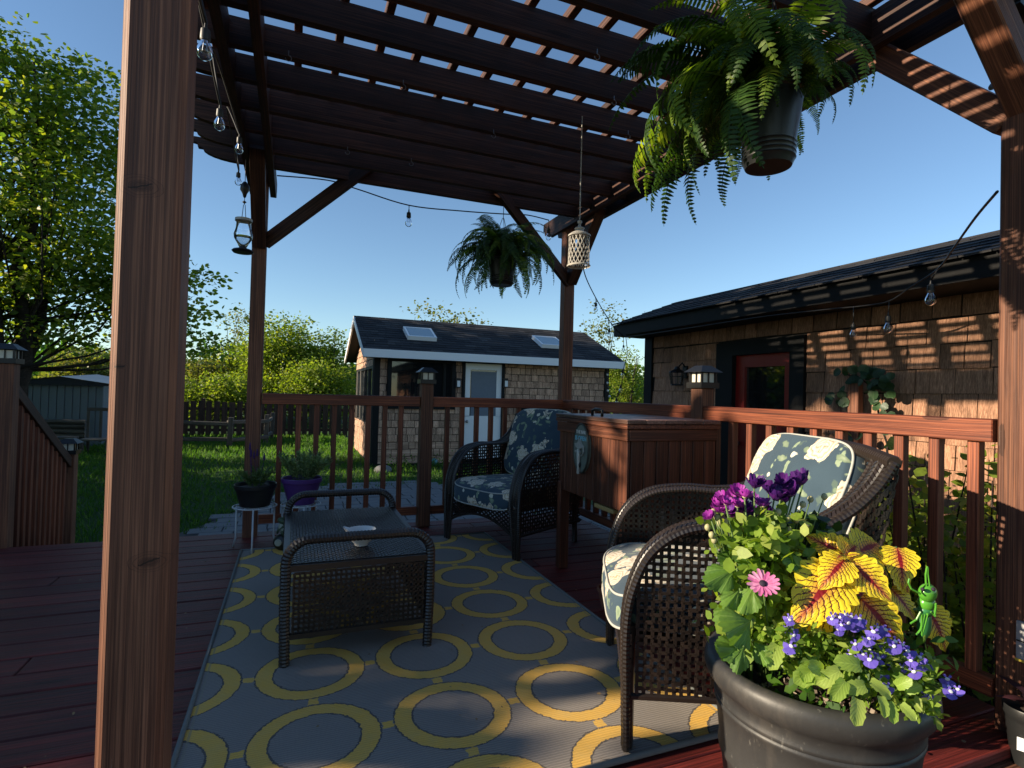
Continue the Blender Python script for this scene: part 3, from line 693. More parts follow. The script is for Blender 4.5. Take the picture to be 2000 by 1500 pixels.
gs = thing('metal_shed', 'low blue-grey metal shed with dark shallow gable behind the lawn', 'shed', (-4.7, 15.6, GZ))
gx0, gx1 = PY(32, 750, 15).x, PY(203, 750, 15).x; gh = PY(110, 750, 15).z
m_bluegrey = plain('blue_grey_panel', (.17, .22, .27), .55, var=.12, sc=3)
m_navy = plain('navy_trim', (.015, .022, .045), .5)
n = 11; wv = (gx1-gx0)/n
for k in range(n):
    aabox('panel', (gx0+k*wv+.006, 15, GZ), (gx0+(k+1)*wv-.006, 15.03, gh), m_bluegrey, gs, b=.006, axis=2)
bx = MB(); bx.box(((gx0+gx1)/2, 16.2, (GZ+gh)/2), (gx1-gx0-.02, 2.3, gh-GZ-.02)); obj('wall', bx, m_bluegrey, gs)
pk = PY(113, 737, 15).z; gbx = MB(); xm = (gx0+gx1)/2
gbx.prism([(gx0-.12, gh-.02), (gx0-.12, gh+.03), (xm, pk+.02), (gx1+.12, gh+.03), (gx1+.12, gh-.02)], 1, 14.93, 14.98); obj('gable', gbx, m_navy, gs, fix=True)
m_rf = plain('grey_metal_roof', (.07, .08, .10), .4, metal=.3)
rf = MB(); rf.add([(gx0-.14, 14.9, gh+.035), (xm, 14.9, pk+.025), (gx1+.14, 14.9, gh+.035), (gx0-.14, 17.4, gh+.1), (xm, 17.4, pk+.12), (gx1+.14, 17.4, gh+.1)], [(0, 1, 4, 3), (1, 2, 5, 4)]); obj('roof', rf, m_rf, gs)
lb = thing('log_planter', 'grey stacked-log raised bed in front of the metal shed', 'planter', (-4.3, 14.3, GZ))
l0, l1 = PY(50, 800, 14.2).x, PY(168, 800, 14.2).x
for k in range(4):
    t = MB(); zz = GZ+.30+.1*k; t.tube([(l0, 14.2, zz), ((l0+l1)/2, 14.2+r_.uniform(-.01, .01), zz+.01), (l1, 14.2, zz)], .052, 8); obj('log', t, m_grey, lb, smooth=True, angle=40)
bn = thing('garden_bench', 'low rustic plank bench in front of the log bed', 'bench', (-4, 13.6, GZ))
aabox('seat', (PY(72, 838, 13.6).x, 13.5, GZ+.30), (PY(150, 838, 13.6).x, 13.75, GZ+.34), m_grey, bn)
for px in (80, 143): aabox('leg', (PY(px, 838, 13.6).x, 13.55, GZ), (PY(px, 838, 13.6).x+.06, 13.7, GZ+.30), m_grey, bn)
gt = thing('garden_chair', 'grey wooden garden seat beside the log bed near the metal shed', 'garden chair', (-3.3, 13.8, GZ))
ga = PY(185, 830, 13.8)
aabox('seat', (ga.x-.2, 13.6, GZ+.25), (ga.x+.3, 14.0, GZ+.29), m_grey, gt)
for dx in (-.2, .02, .24): aabox('backrest', (ga.x+dx, 14.0, GZ+.2), (ga.x+dx+.05, 14.03, GZ+.85), m_grey, gt)
for dx in (-.18, .24):
    for yy in (13.62, 13.96): aabox('leg', (ga.x+dx, yy, GZ), (ga.x+dx+.05, yy+.04, GZ+.25), m_grey, gt)
aabox('backrest', (ga.x-.2, 14.0, GZ+.85), (ga.x+.3, 14.03, GZ+.92), m_grey, gt)
# unseen board fence, added left of the deck only to keep it in shade
bf = thing('shade_fence', 'unseen solid board fence added to shade the left side of the deck', 'fence', (-3.15, .5, GZ))
y = -3.2
while y < 3.9: aabox('board', (-3.33, y, GZ), (-3.31, y+.19, .86), m_fence, bf, b=0, axis=2); y += .192
# ------------------------------------------------------------------ trees
LEAF = [(0, 0, 0), (.32, .28, .05), (.30, .62, .02), (0, 1, -.06), (-.30, .62, .02), (-.32, .28, .05)]
LEAFF = [(0, 1, 2, 3, 4, 5)]
def tree(name, label, cat, x, y, z0, h, blobs, nleaf, lsize, mat, tr, seed, group=None, stems=1, sparse=False, clump=.3, tb=.35, upb=.35):
    """blobs: (dx,dy,zc,rx,ry,rz) ellipsoids of foliage above base"""
    rg = np.random.default_rng(seed); rp_ = random.Random(seed)
    t = thing(name, label, cat, (x, y, z0), 0, group)
    mb = MB(); vol = [b[3]*b[4]*b[5] for b in blobs]; tot = sum(v**.67 for v in vol)
    tips = []
    for s in range(stems):
        a = 2*math.pi*s/max(1, stems)+.4; sp = .25*h*tb if stems > 1 else 0
        top = Vector((x+math.cos(a)*sp*1.2, y+math.sin(a)*sp*1.2, z0+h*.86))
        st = Vector((x+math.cos(a)*tr*.7*(stems > 1), y+math.sin(a)*tr*.7*(stems > 1), z0-.05))
        pts = []
        for k in range(9):
            u = k/8; p = st.lerp(top, u) + Vector((rp_.uniform(-1, 1), rp_.uniform(-1, 1), 0))*h*.012*(k > 0)
            pts.append(p)
        mb.tube(pts, [tr*(1-.88*(k/8)**.8)*(1.25 if k == 0 else 1) for k in range(9)], 9); tips.append(pts)
    allp = []; alld = []
    for b, v in zip(blobs, vol):
        nb = max(10, int(nleaf*(v**.67)/tot)); bc = Vector((x+b[0], y+b[1], z0+b[2]))
        # limbs
        nl = 4 if b[3] > .8 else 2
        ncl = max(8, int(nb/(26 if clump > .21 else 42))); u = rg.normal(size=(ncl, 3)); u /= np.linalg.norm(u, axis=1, keepdims=True)
        rad = rg.random((ncl, 1))**.42; cl = u*rad*np.array(b[3:6])+np.array(bc)
        for q in range(min(ncl, (10 if b[2] > 3.3 or h < 4 else 3) if b[3] > .8 else 4)):
            e = Vector(cl[q]); tp = rp_.choice(tips); kk = min(7, max(2, int((e.z-z0)/h*8)-rp_.choice([0, 1, 2]))); s0 = tp[kk]
            if s0.z > e.z+.2: s0 = tp[max(1, kk-2)]
            mid = s0.lerp(e, .5)+Vector((rp_.uniform(-.1, .1), rp_.uniform(-.1, .1), -.06))*(e-s0).length
            r0_ = tr*.22*(1-kk/10); mb.tube([s0, s0.lerp(mid, .6), mid, mid.lerp(e, .6)+Vector((0, 0, .02)), e], [r0_, r0_*.8, r0_*.6, r0_*.4, r0_*.15], 5, caps=False)
        idx = rg.integers(0, ncl, nb); off = rg.normal(size=(nb, 3))*clump*np.array([1, 1, .55])*(.55+.45*min(1, b[3]))
        p = cl[idx]+off; allp.append(p)
        d = off+rg.normal(size=(nb, 3))*clump*.7; d[:, 2] = d[:, 2]*.5-.12*clump; alld.append(d)
    P = np.concatenate(allp); D = np.concatenate(alld)
    ups = rg.normal(size=P.shape)*.9+np.array([-.45, -.1, .6])
    sz = lsize*(.6+.8*rg.random(len(P)))
    obj('trunk', mb, m_twig, t, smooth=True)
    me = scatter('crown', LEAF, LEAFF, P, D, sz, mat, rg, ups=ups)
    tag(obj('crown', me, mat, t), kind='stuff')
    return t
m_maple = leafmat('maple_leaf', (.075, .15, .020), (.19, .27, .032), .5, c=(.32, .34, .05))
m_bush = leafmat('spring_leaf', (.10, .17, .02), (.20, .27, .035), .5, c=(.28, .30, .06))
m_olive = leafmat('olive_leaf', (.09, .12, .03), (.17, .19, .05), .5, c=(.24, .20, .10))
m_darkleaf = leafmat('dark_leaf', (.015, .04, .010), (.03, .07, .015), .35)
m_green = leafmat('green_leaf', (.03, .10, .012), (.07, .17, .02), .45, c=(.12, .22, .03))
tree('maple_tree', 'big leafy maple filling the left side behind the foreground post', 'tree', -4.3, 11.4, GZ, 7.6,
     [(-.4, 0, 4.2, 2.1, 2.0, 1.7), (.7, -.1, 5.3, 1.2, 1.2, 1.0), (-.5, .2, 6.25, 1.0, 1.0, 1.0), (-2.15, .3, 6.4, 1.2, 1.4, 2.5), (-1.2, .2, 6.6, .8, .8, .9), (.9, 0, 4.0, 1.2, 1.2, 1.1), (1.5, 0, 3.2, 1.2, 1.2, .7), (2.2, 0, 3.0, 1.0, .8, .7), (2.5, .1, 2.2, .7, .7, .3), (.1, .3, 2.35, 1.3, 1.2, .4), (-2.0, .2, 2.7, 1.4, 1.2, .7), (.2, 0, 3.1, 1.2, 1.2, .6), (1.1, 0, 6.0, .85, .9, .95), (.35, 0, 6.35, .8, .8, .85)],
     36000, .085, m_maple, .15, 4, stems=5, clump=.17, tb=.22)
bt = [  # px, top px, y, half width, material, label, leaf count
 ('shrub', 590, 612, 25, 2.0, m_bush, 'tall yellow-green shrub behind the picket fence, right of the rear left post', 9000, .16, 1.0),
 ('shrub', 655, 640, 24, 1.2, m_bush, 'yellow-green shrub touching the left end of the cedar shed', 5000, .15, .9),
 ('shrub', 455, 665, 27, 1.3, m_bush, 'bright shrub just left of the rear left pergola post', 5000, .16, .95),
 ('shrub', 395, 690, 26, 1.5, m_olive, 'olive shrub behind the fence beside the foreground post', 6000, .15, .9),
 ('shrub', 520, 668, 28, 1.2, m_olive, 'olive-brown bush between the two taller shrubs behind the fence', 5000, .15, .9),
 ('shrub', 630, 700, 22, 1.7, m_bush, 'low spreading yellow shrub leaning over the picket fence', 5000, .13, .9),
 ('shrub', 425, 725, 22.5, 1.5, m_bush, 'low pale shrub over the fence next to the foreground post', 4500, .13, .9),
 ('shrub', 165, 672, 24, 1.7, m_olive, 'leafy tree beyond the metal shed under the maple', 6000, .15, .9),
 ('shrub', 85, 700, 26, 2.2, m_green, 'dark green shrub behind the metal shed at the left', 6000, .15, .9),
 ('shrub', 1228, 668, 16, .75, m_bush, 'leafy shrub in the gap between the shed and the cedar building', 6000, .09, .95),
 ('shrub', 1160, 690, 17, .8, m_green, 'green shrub behind the right corner of the cedar shed', 3500, .1, .9)]
for i, (nm, px, top, yy, hw, mt, lab, nl, ls, k) in enumerate(bt):
    q = PY(px, top, yy); z0 = gz(q.x, yy); H_ = q.z-z0
    bl = []; rq = random.Random(i*7+1)
    for j in range(6):
        fx = rq.uniform(-.75, .75); zc = H_*rq.uniform(.25, .72); r_b = hw*rq.uniform(.35, .6)
        bl.append((fx*hw, rq.uniform(-.5, .5)*hw, zc, r_b, r_b, min(r_b*1.1, H_-zc)))
    bl.append((0, 0, H_*.72, hw*.5, hw*.5, H_*.26)); bl.append((0, 0, H_*.35, hw*.9, hw*.6, H_*.33))
    tree(nm, lab, 'shrub', q.x, yy, z0, H_, bl, int(nl*1.9), ls*.68, mt, .07, i+20, 'shrubs beyond the lawn', stems=3, clump=.22, tb=.6)
# sparse young trees with few leaves
for i, (px, top, yy, hw, mt, lab, nl) in enumerate([
    (845, 582, 19, .7, m_olive, 'thin budding tree showing above the left part of the shed roof', 420),
    (905, 588, 19.5, .7, m_olive, 'thin budding tree above the middle of the shed roof', 380),
    (1180, 588, 20, 1.0, m_olive, 'sparse budding tree above the right end of the shed roof', 900),
    (468, 590, 30, .8, m_olive, 'slender sparse tree left of the rear left pergola post', 900),
    (1300, 570, 21, 1.3, m_twigleaf if 'm_twigleaf' in globals() else m_olive, 'bare branching tree above the cedar building roof', 60)]):
    q = PY(px, top, yy); z0 = GZ; H_ = q.z-z0
    tree('young_tree', lab, 'tree', q.x, yy, z0, H_, [(0, 0, H_*.80, hw, hw*.6, H_*.17), (.2, 0, H_*.6, hw*.9, hw*.6, H_*.15)], nl, .11, mt, .05, i+60, stems=3, clump=.3, tb=.5)
# trees outside the frame on the left; their crowns dapple the evening sun
tree('garden_tree', 'broad leafy tree left of the deck, outside the view', 'tree', -7.2, 6.3, GZ, 6.3, [(0, .5, 3.0, 1.6, 3.6, 2.7), (.1, -.2, 4.0, 1.3, 2.6, 1.7), (0, 1.6, 2.3, 1.3, 2.2, 2.0), (0, -1.6, 2.0, 1.1, 1.9, 1.9), (0, -2.55, 2.5, 1.0, 1.2, .95), (.2, -2.5, 2.3, .8, 1.1, .8), (0, -1.5, 3.6, 1.0, 1.2, 1.1), (0, .3, 1.0, 1.0, 3.6, .95), (0, 2.5, 4.3, 1.2, 1.6, 1.4), (0, .9, 5.1, 1.2, 2.3, 1.4), (0, .6, 5.9, 1.1, 2.0, 1.2)], 44000, .20, m_green, .2, 91, clump=.22)
for i, (x, y, h) in enumerate(((-9.5, 11.5, 3.2), (-11, 15.5, 3.2), (-12.5, 19.0, 3.2))):
    tree('garden_tree', ['rounded leafy tree further down the garden, outside the view', 'second rounded tree down the garden, outside the view', 'last rounded tree at the garden end, outside the view'][i], 'tree', x, y, GZ, h, [(0, 0, h*.55, 1.7, 2.2, h*.4), (0, .5, h*.25, 1.6, 2.2, h*.25)], 5000, .22, m_green, .15, 95+i, clump=.35)
# distant tree belt and hill
hl = MB(); 
xsn = [-260+13*k for k in range(41)]
for x in xsn: hl.v += [(x, 190, -2), (x, 205, 8.5+3.5*mnoise.noise(Vector((x*.02, 1, 0)))), (x, 300, 10)]
hl.f = [(3*i+j, 3*i+3+j, 3*i+4+j, 3*i+1+j) for i in range(40) for j in range(2)]
m_hill = plain('distant_woods', (.035, .06, .02), .95, var=.6, sc=.25)
tag(obj('hill', hl, m_hill, smooth=True), kind='structure')
rg = np.random.default_rng(77); N = 26000
px_ = rg.uniform(-110, 75, N); col_ = rg.integers(0, 60, N); cx_ = (col_/60*185-110); hh_ = 2.6+2.6*np.sin(col_*1.7)**2
px_ = cx_+rg.normal(size=N)*2.4; pz_ = GZ+.5+hh_*rg.random(N)**.7; py_ = 62+rg.normal(size=N)*2+np.abs(cx_)*.05
me = scatter('distant_trees', LEAF, LEAFF, np.stack([px_, py_, pz_], 1), rg.normal(size=(N, 3)), .55*(.6+rg.random(N)), m_green, rg)
tag(obj('distant_trees', me, m_green), 'belt of distant trees beyond the gardens', 'trees', kind='stuff')
# ------------------------------------------------------------------ rug
def rugmat():
    s = NT('rug_weave'); tc = s.n('TexCoord'); co = tc.outputs['Object']; sx = s.n('SeparateXYZ'); s.l(co, sx.inputs[0])
    wob = s.noise(co, 75, 3, .6); wob = s.math('MULTIPLY', s.math('SUBTRACT', wob, .5), .017)
    X = s.math('SUBTRACT', sx.outputs[0], .09); Y = s.math('SUBTRACT', sx.outputs[1], 1.658)
    P = .402
    fx = s.math('SUBTRACT', s.math('FLOORED_MODULO', s.math('ADD', X, P/2), P), P/2); fy = s.math('SUBTRACT', s.math('FLOORED_MODULO', s.math('ADD', Y, P/2), P), P/2)
    r = s.math('ADD', s.math('SQRT', s.math('ADD', s.math('MULTIPLY', fx, fx), s.math('MULTIPLY', fy, fy))), wob)
    ring = s.math('MULTIPLY', s.math('GREATER_THAN', r, .128), s.math('LESS_THAN', r, .178))
    ax = s.math('ABSOLUTE', s.math('ADD', fx, wob)); ay = s.math('ABSOLUTE', s.math('ADD', fy, wob))
    # small square links halfway between rings
    lx = s.math('MULTIPLY', s.math('GREATER_THAN', ax, P/2-.0165), s.math('LESS_THAN', ay, .016)); ly = s.math('MULTIPLY', s.math('GREATER_THAN', ay, P/2-.0165), s.math('LESS_THAN', ax, .016))
    link_ = s.math('MAXIMUM', lx, ly)
    edge = s.math('MULTIPLY', s.math('GREATER_THAN', r, .122), s.math('LESS_THAN', r, .183))
    wv = s.n('TexWave'); s.l(s.map(co, (1, 1, 1)), wv.inputs['Vector']); wv.bands_direction = 'Y'; wv.inputs['Scale'].default_value = 33; wv.inputs['Distortion'].default_value = .8
    wx = s.n('TexWave'); s.l(co, wx.inputs['Vector']); wx.bands_direction = 'X'; wx.inputs['Scale'].default_value = 90; wx.inputs['Distortion'].default_value = .4
    wv2 = s.math('MULTIPLY', wv.outputs['Fac'], s.math('ADD', s.math('MULTIPLY', wx.outputs['Fac'], .5), .5))
    big = s.noise(co, 3, 4, .6)
    grey = s.mix(big, (.31, .275, .255), (.42, .37, .325)); grey = s.mix(s.math('MULTIPLY', wv2, .55), grey, (.09, .085, .10)); speck = s.noise(co, 260, 2, .7); grey = s.mix(s.math('MULTIPLY', speck, .35), grey, (.48, .44, .38))
    yel = s.mix(s.math('MULTIPLY', wv.outputs['Fac'], .6), (1.1, .62, .10), (.82, .46, .08))
    yel = s.mix(s.math('MULTIPLY', s.noise(co, 25, 4), .8), yel, (.80, .56, .22))
    col = s.mix(s.math('MULTIPLY', edge, .65), grey, (.05, .045, .045)); col = s.mix(s.math('MAXIMUM', ring, link_), col, yel)
    # pale border stripes
    bx = s.math('MINIMUM', s.math('ABSOLUTE', s.math('ADD', sx.outputs[0], .243)), s.math('ABSOLUTE', s.math('SUBTRACT', sx.outputs[0], 1.272)))
    bl = s.math('LESS_THAN', bx, .0035); col = s.mix(s.math('MULTIPLY', bl, .5), col, (.36, .33, .25))
    s.pbr(col, .9, bump=s.bump(wv2, .7, .003), spec=.15); return s.m
rg_ = MB(); NX, NY = 60, 80
RX0, RX1, RY0, RY1 = -.262, 1.290, 1.285, 3.70
for j in range(NY+1):
    for i in range(NX+1):
        x = RX0+(RX1-RX0)*i/NX; y = RY0+(RY1-RY0)*j/NY
        z = .006+.007*max(0, mnoise.noise(Vector((x*3, y*1.6, 2))))+.004*max(0, mnoise.noise(Vector((x*1.2, y*6, 9))))
        if i > NX-5 and j < 14: z += .006*(i-NX+5)/5
        x += .006*mnoise.noise(Vector((0, y*2, 5))) if i in (0, NX) else 0
        rg_.v.append((x, y, z))
rg_.f = [(j*(NX+1)+i, j*(NX+1)+i+1, (j+1)*(NX+1)+i+1, (j+1)*(NX+1)+i) for j in range(NY) for i in range(NX)]
m_rug = rugmat()
rug = obj('outdoor_rug', rg_, m_rug, smooth=True); tag(rug, 'grey-blue woven outdoor rug with yellow ring pattern on the deck', 'rug')
m_pipe = plain('rug_binding', (.20, .21, .20), .9, var=.2, sc=40)
pp = MB(); z_ = .009; 
pp.tube([(RX0, RY0, z_), (RX0, RY1, z_)], .0075, 6); pp.tube([(RX1, RY1, z_), (RX1, 2.5, z_), (RX1, RY0+.3, z_+.003), (RX1, RY0, z_+.006)], .0075, 6)
pp.tube([(RX0, RY1, z_), (RX1, RY1, z_)], .006, 6); pp.tube([(RX0, RY0, z_), (RX1, RY0, z_+.004)], .009, 6)
obj('binding', pp, m_pipe, rug, smooth=True)
# ------------------------------------------------------------------ wicker helpers
def catmull(P, n=6):
    P = [Vector(p) for p in P]; Q = []
    for i in range(len(P)-1):
        a = P[max(0, i-1)]; b = P[i]; c = P[i+1]; d = P[min(len(P)-1, i+2)]
        for k in range(n):
            t = k/n; Q.append(.5*((2*b)+(c-a)*t+(2*a-5*b+4*c-d)*t*t+(3*b-a-3*c+d)*t**3))
    Q.append(P[-1]); return Q
def resample(P, step):
    L = [0]
    for a, b in zip(P, P[1:]): L.append(L[-1]+(b-a).length)
    n = max(2, int(L[-1]/step)); out = []; j = 0
    for k in range(n+1):
        s_ = L[-1]*k/n
        while j < len(L)-2 and L[j+1] < s_: j += 1
        d = L[j+1]-L[j]; out.append(P[j].lerp(P[j+1], (s_-L[j])/d if d else 0))
    return out
def wrap_tube(mb, pts, r, pitch=.011, n=8):
    """tube wrapped in cane: every turn is its own ring-shaped bead"""
    pts = resample([Vector(p) for p in pts], pitch/2)
    rr = [r*(1.0 if i % 2 else .88) for i in range(len(pts))]
    mb.tube(pts, rr, n)
def weave(mb, Pf, nu, nv, amp, chev=False, gap=.0):
    """woven strip surface: each cell a little raised pad, separate islands"""
    for i in range(nu):
        for j in range(nv):
            sh_ = 0
            u0, u1, v0, v1 = i/nu, (i+1)/nu, j/nv, (j+1)/nv
            if chev:
                s_ = .9/nu*(1 if j % 2 else -1)
                q = [(u0, v0), (u1, v0), (u1+s_, v1), (u0+s_, v1)]
            else:
                q = [(u0, v0), (u1, v0), (u1, v1), (u0, v1)]
                if (i+j) % 2: q = [(u0, v0+.12/nv), (u1, v0+.12/nv), (u1, v1-.12/nv), (u0, v1-.12/nv)]
            q = [(min(1, max(0, a)), b) for a, b in q]
            P4 = [Pf(*t) for t in q]; c = (P4[0]+P4[1]+P4[2]+P4[3])/4; nr = (P4[2]-P4[0]).cross(P4[3]-P4[1])
            if nr.length < 1e-9: continue
            nr.normalize(); a_ = amp*(1 if chev or (i+j) % 2 else .55)
            ins = [p.lerp(c, .35)+nr*a_ for p in P4]
            mb.add(P4+ins, [(4, 5, 6, 7), (0, 1, 5, 4), (1, 2, 6, 5), (2, 3, 7, 6), (3, 0, 4, 7)])
def lattice(mb, org, U, V, nrm, u0, u1, v0, v1, topf, step=.026, w=.011, t=.0035, botf=None, rq=random.Random(77)):
    """open woven panel in plane; keep only points below topf(u)"""
    org, U, V, nrm = map(Vector, (org, U, V, nrm)); k = 0; u = u0
    rot = Matrix((U, V, nrm)).transposed(); w0 = w
    def inside(u, v): return v < topf(u)-.002 and (botf is None or v > botf(u)+.002)
    us = []; 
    while u <= u1+1e-6: us.append(u); u += step
    vs = []; v = v0
    while v <= v1+1e-6: vs.append(v); v += step
    for i, u in enumerate(us):
        for j in range(len(vs)-1):
            if inside(u, (vs[j]+vs[j+1])/2):
                s_ = (1 if (i+j) % 2 else -1)*t*.45; w = w0*rq.uniform(.85, 1.12)
                mb.box(org+U*(u+rq.uniform(-.0012, .0012))+V*((vs[j]+vs[j+1])/2)+nrm*s_, (w, step*1.02, t), rot)
    for j, v in enumerate(vs):
        for i in range(len(us)-1):
            if inside((us[i]+us[i+1])/2, v):
                s_ = (1 if (i+j) % 2 else -1)*t*.45; w = w0*rq.uniform(.85, 1.12)
                mb.box(org+U*((us[i]+us[i+1])/2)+V*(v+rq.uniform(-.0012, .0012))+nrm*s_, (step*1.02, w, t), rot)
# ------------------------------------------------------------------ floral fabric
def floral():
    s = NT('floral_fabric'); tc = s.n('TexCoord'); co0 = s.objco(3.1)
    co = s.map(co0, (1, 1, 1)); dn = s.noise(co, 26, 3, .6)
    nz = s.n('TexNoise'); s.l(co, nz.inputs['Vector']); nz.inputs['Scale'].default_value = 20; nz.inputs['Detail'].default_value = 3
    warp = s.vmath('SCALE', s.vmath('SUBTRACT', nz.outputs[1], (.5, .5, .5)), .055); cw = s.vmath('ADD', co, warp)
    def blob(scale, r_in, r_out, off, squash=(1, 1, 1), rot=(0, 0, 0), keep=.6):
        v = s.n('TexVoronoi'); q = s.map(cw, tuple(scale*k for k in squash), off, rot); s.l(q, v.inputs['Vector']); v.inputs['Scale'].default_value = 1; v.inputs['Randomness'].default_value = .85
        d = v.outputs['Distance']; cc = s.n('SeparateXYZ'); s.l(v.outputs['Color'], cc.inputs[0])
        on = s.math('GREATER_THAN', cc.outputs[0], 1-keep)
        mr = s.n('MapRange'); mr.inputs[1].default_value = r_out; mr.inputs[2].default_value = r_in; s.l(d, mr.inputs[0])
        return s.math('MULTIPLY', mr.outputs[0], on), d, cc
    bluen = s.noise(co, 5, 3); base = s.mix(bluen, (.032, .060, .090), (.062, .105, .145))
    l1, d1, c1 = blob(13, .26, .30, (3, 1, 2), (1.9, .75, 1), (.3, .2, .7), .6)
    l2, d2, c2 = blob(12, .25, .29, (1, 5, 4), (.7, 1.9, 1), (.1, .5, -.5), .6)
    l3, d3, c3 = blob(11, .22, .27, (7, 2, 8), (1.6, 1, .7), (.6, .1, 1.2), .55)
    col = s.mix(l3, base, (.10, .15, .13)); col = s.mix(l1, col, s.mix(s.math('MULTIPLY', d1, 3.0, clamp=True), (.16, .24, .15), (.36, .44, .30)))
    col = s.mix(l2, col, s.mix(s.math('MULTIPLY', d2, 3.0, clamp=True), (.34, .40, .28), (.13, .20, .13)))
    v = s.n('TexVoronoi'); SC_ = 6.3; q = s.map(cw, (SC_, SC_, SC_), (2.6, 3.3, 1.4)); s.l(q, v.inputs['Vector']); v.inputs['Scale'].default_value = 1; v.inputs['Randomness'].default_value = .7
    rel = s.n('SeparateXYZ'); s.l(s.vmath('SUBTRACT', q, v.outputs['Position']), rel.inputs[0]); d = v.outputs['Distance']; cc = s.n('SeparateXYZ'); s.l(v.outputs['Color'], cc.inputs[0])
    ang = s.math('ARCTAN2', rel.outputs[1], rel.outputs[0]); a1 = s.math('ABSOLUTE', s.math('SINE', s.math('ADD', s.math('MULTIPLY', ang, 3.0), s.math('MULTIPLY', cc.outputs[1], 6))))
    a2 = s.math('ABSOLUTE', s.math('SINE', s.math('ADD', s.math('MULTIPLY', ang, 2.0), s.math('MULTIPLY', cc.outputs[2], 6))))
    ro = s.math('ADD', .31, s.math('MULTIPLY', a1, .11)); on = s.math('MULTIPLY', s.math('LESS_THAN', d, ro), s.math('GREATER_THAN', cc.outputs[0], .14))
    q1 = s.math('FRACT', s.math('ADD', s.math('MULTIPLY', d, 9.5), s.math('ADD', s.math('MULTIPLY', a2, .75), s.math('MULTIPLY', dn, .5))))
    pc = s.ramp(q1, [(0, (.34, .23, .14)), (.14, (.66, .55, .40)), (.45, (.84, .77, .64)), (.85, (.74, .65, .51)), (1, (.40, .28, .18))])
    pc = s.mix(s.math('LESS_THAN', d, .06), pc, (.55, .42, .20)); col = s.mix(on, col, pc)
    b2, db, _ = blob(15, .20, .23, (5, 9, 3), (1, 1.3, 1), (.2, 0, .6), .28); col = s.mix(b2, col, (.72, .70, .58))
    th = s.noise(co, 700, 2); s.pbr(col, .85, bump=s.bump(s.math('ADD', th, s.math('MULTIPLY', s.noise(co, 14, 3), 3.0)), .25, .004), spec=.2, Sheen_Weight=.15); return s.m
m_floral = floral()
m_piping = plain('piping_fabric', (.50, .50, .46), .8, var=.2, sc=30)
def outline(w, d, rc, n=72):
    pts = []
    for k in range(n):
        a = 2*math.pi*(k+.5)/n; c, s_ = math.cos(a), math.sin(a); e = .30
        x = abs(c)**e*(1 if c > 0 else -1); y = abs(s_)**e*(1 if s_ > 0 else -1); q = 1-rc*(abs(x*y))**2; pts.append((x*w/2*q, y*d/2*q))
    return pts
def cushion(w, d, h, puff=.02, n=72, wr=.006, seed=0, droop=0, side=.8):
    """box cushion: flat welted sides, puffed faces, soft creases"""
    O = outline(w, d, .06, n); mb = MB(); R_ = [(0, 1), (.15, 1), (.3, 1), (.45, 1), (.6, 1), (.72, 1), (.82, 1), (.9, .98), (.955, .93), (.985, .86), (1.0, side), (1.012, .4), (1.015, 0)]
    R_ = R_+[(a, -b) for a, b in R_[-2::-1]]
    for s_, zf in R_:
        for k, (x, y) in enumerate(O):
            sg_ = 1 if zf > 0 else (-1 if zf < 0 else 0); X, Y = x*s_, y*s_; u, v = X/(w/2), Y/(d/2)
            z = h/2*zf + sg_*puff*max(0, 1-u*u)*max(0, 1-v*v)
            am = min(1, (1-s_)*6+.25)
            z += sg_*wr*am*(mnoise.noise(Vector((X*8+seed, Y*8, sg_)))+.5*mnoise.noise(Vector((X*22+seed, Y*22, sg_+3))))
            ang = math.atan2(Y, X); z -= sg_*.0035*max(0, math.sin(ang*17+seed+2*math.sin(ang*5)))*math.exp(-((s_-.9)/.07)**2)
            X += .004*mnoise.noise(Vector((X*6, Y*6, seed+7)))*(s_ > .8); 
            if droop and v > .5: z -= droop*((v-.5)/.5)**2
            mb.v.append((X, Y, z))
    m = len(R_); mb.f = [(i*n+k, i*n+(k+1) % n, (i+1)*n+(k+1) % n, (i+1)*n+k)[::-1] for i in range(1, m-2) for k in range(n)]
    mb.f += [(0, 1*n+(k+1) % n, 1*n+k)[::-1] for k in range(n)]; mb.f += [((m-1)*n, (m-2)*n+k, (m-2)*n+(k+1) % n)[::-1] for k in range(n)]
    return mb
def cush_edge(w, d, droop=0, n=40, off=0):
    pts = []
    for x, y in outline(w, d, .06, n)+[outline(w, d, .06, n)[0]]:
        v = y/(d/2); pts.append((x, y, off - (droop*((v-.5)/.5)**2 if droop and v > .5 else 0)))
    return pts
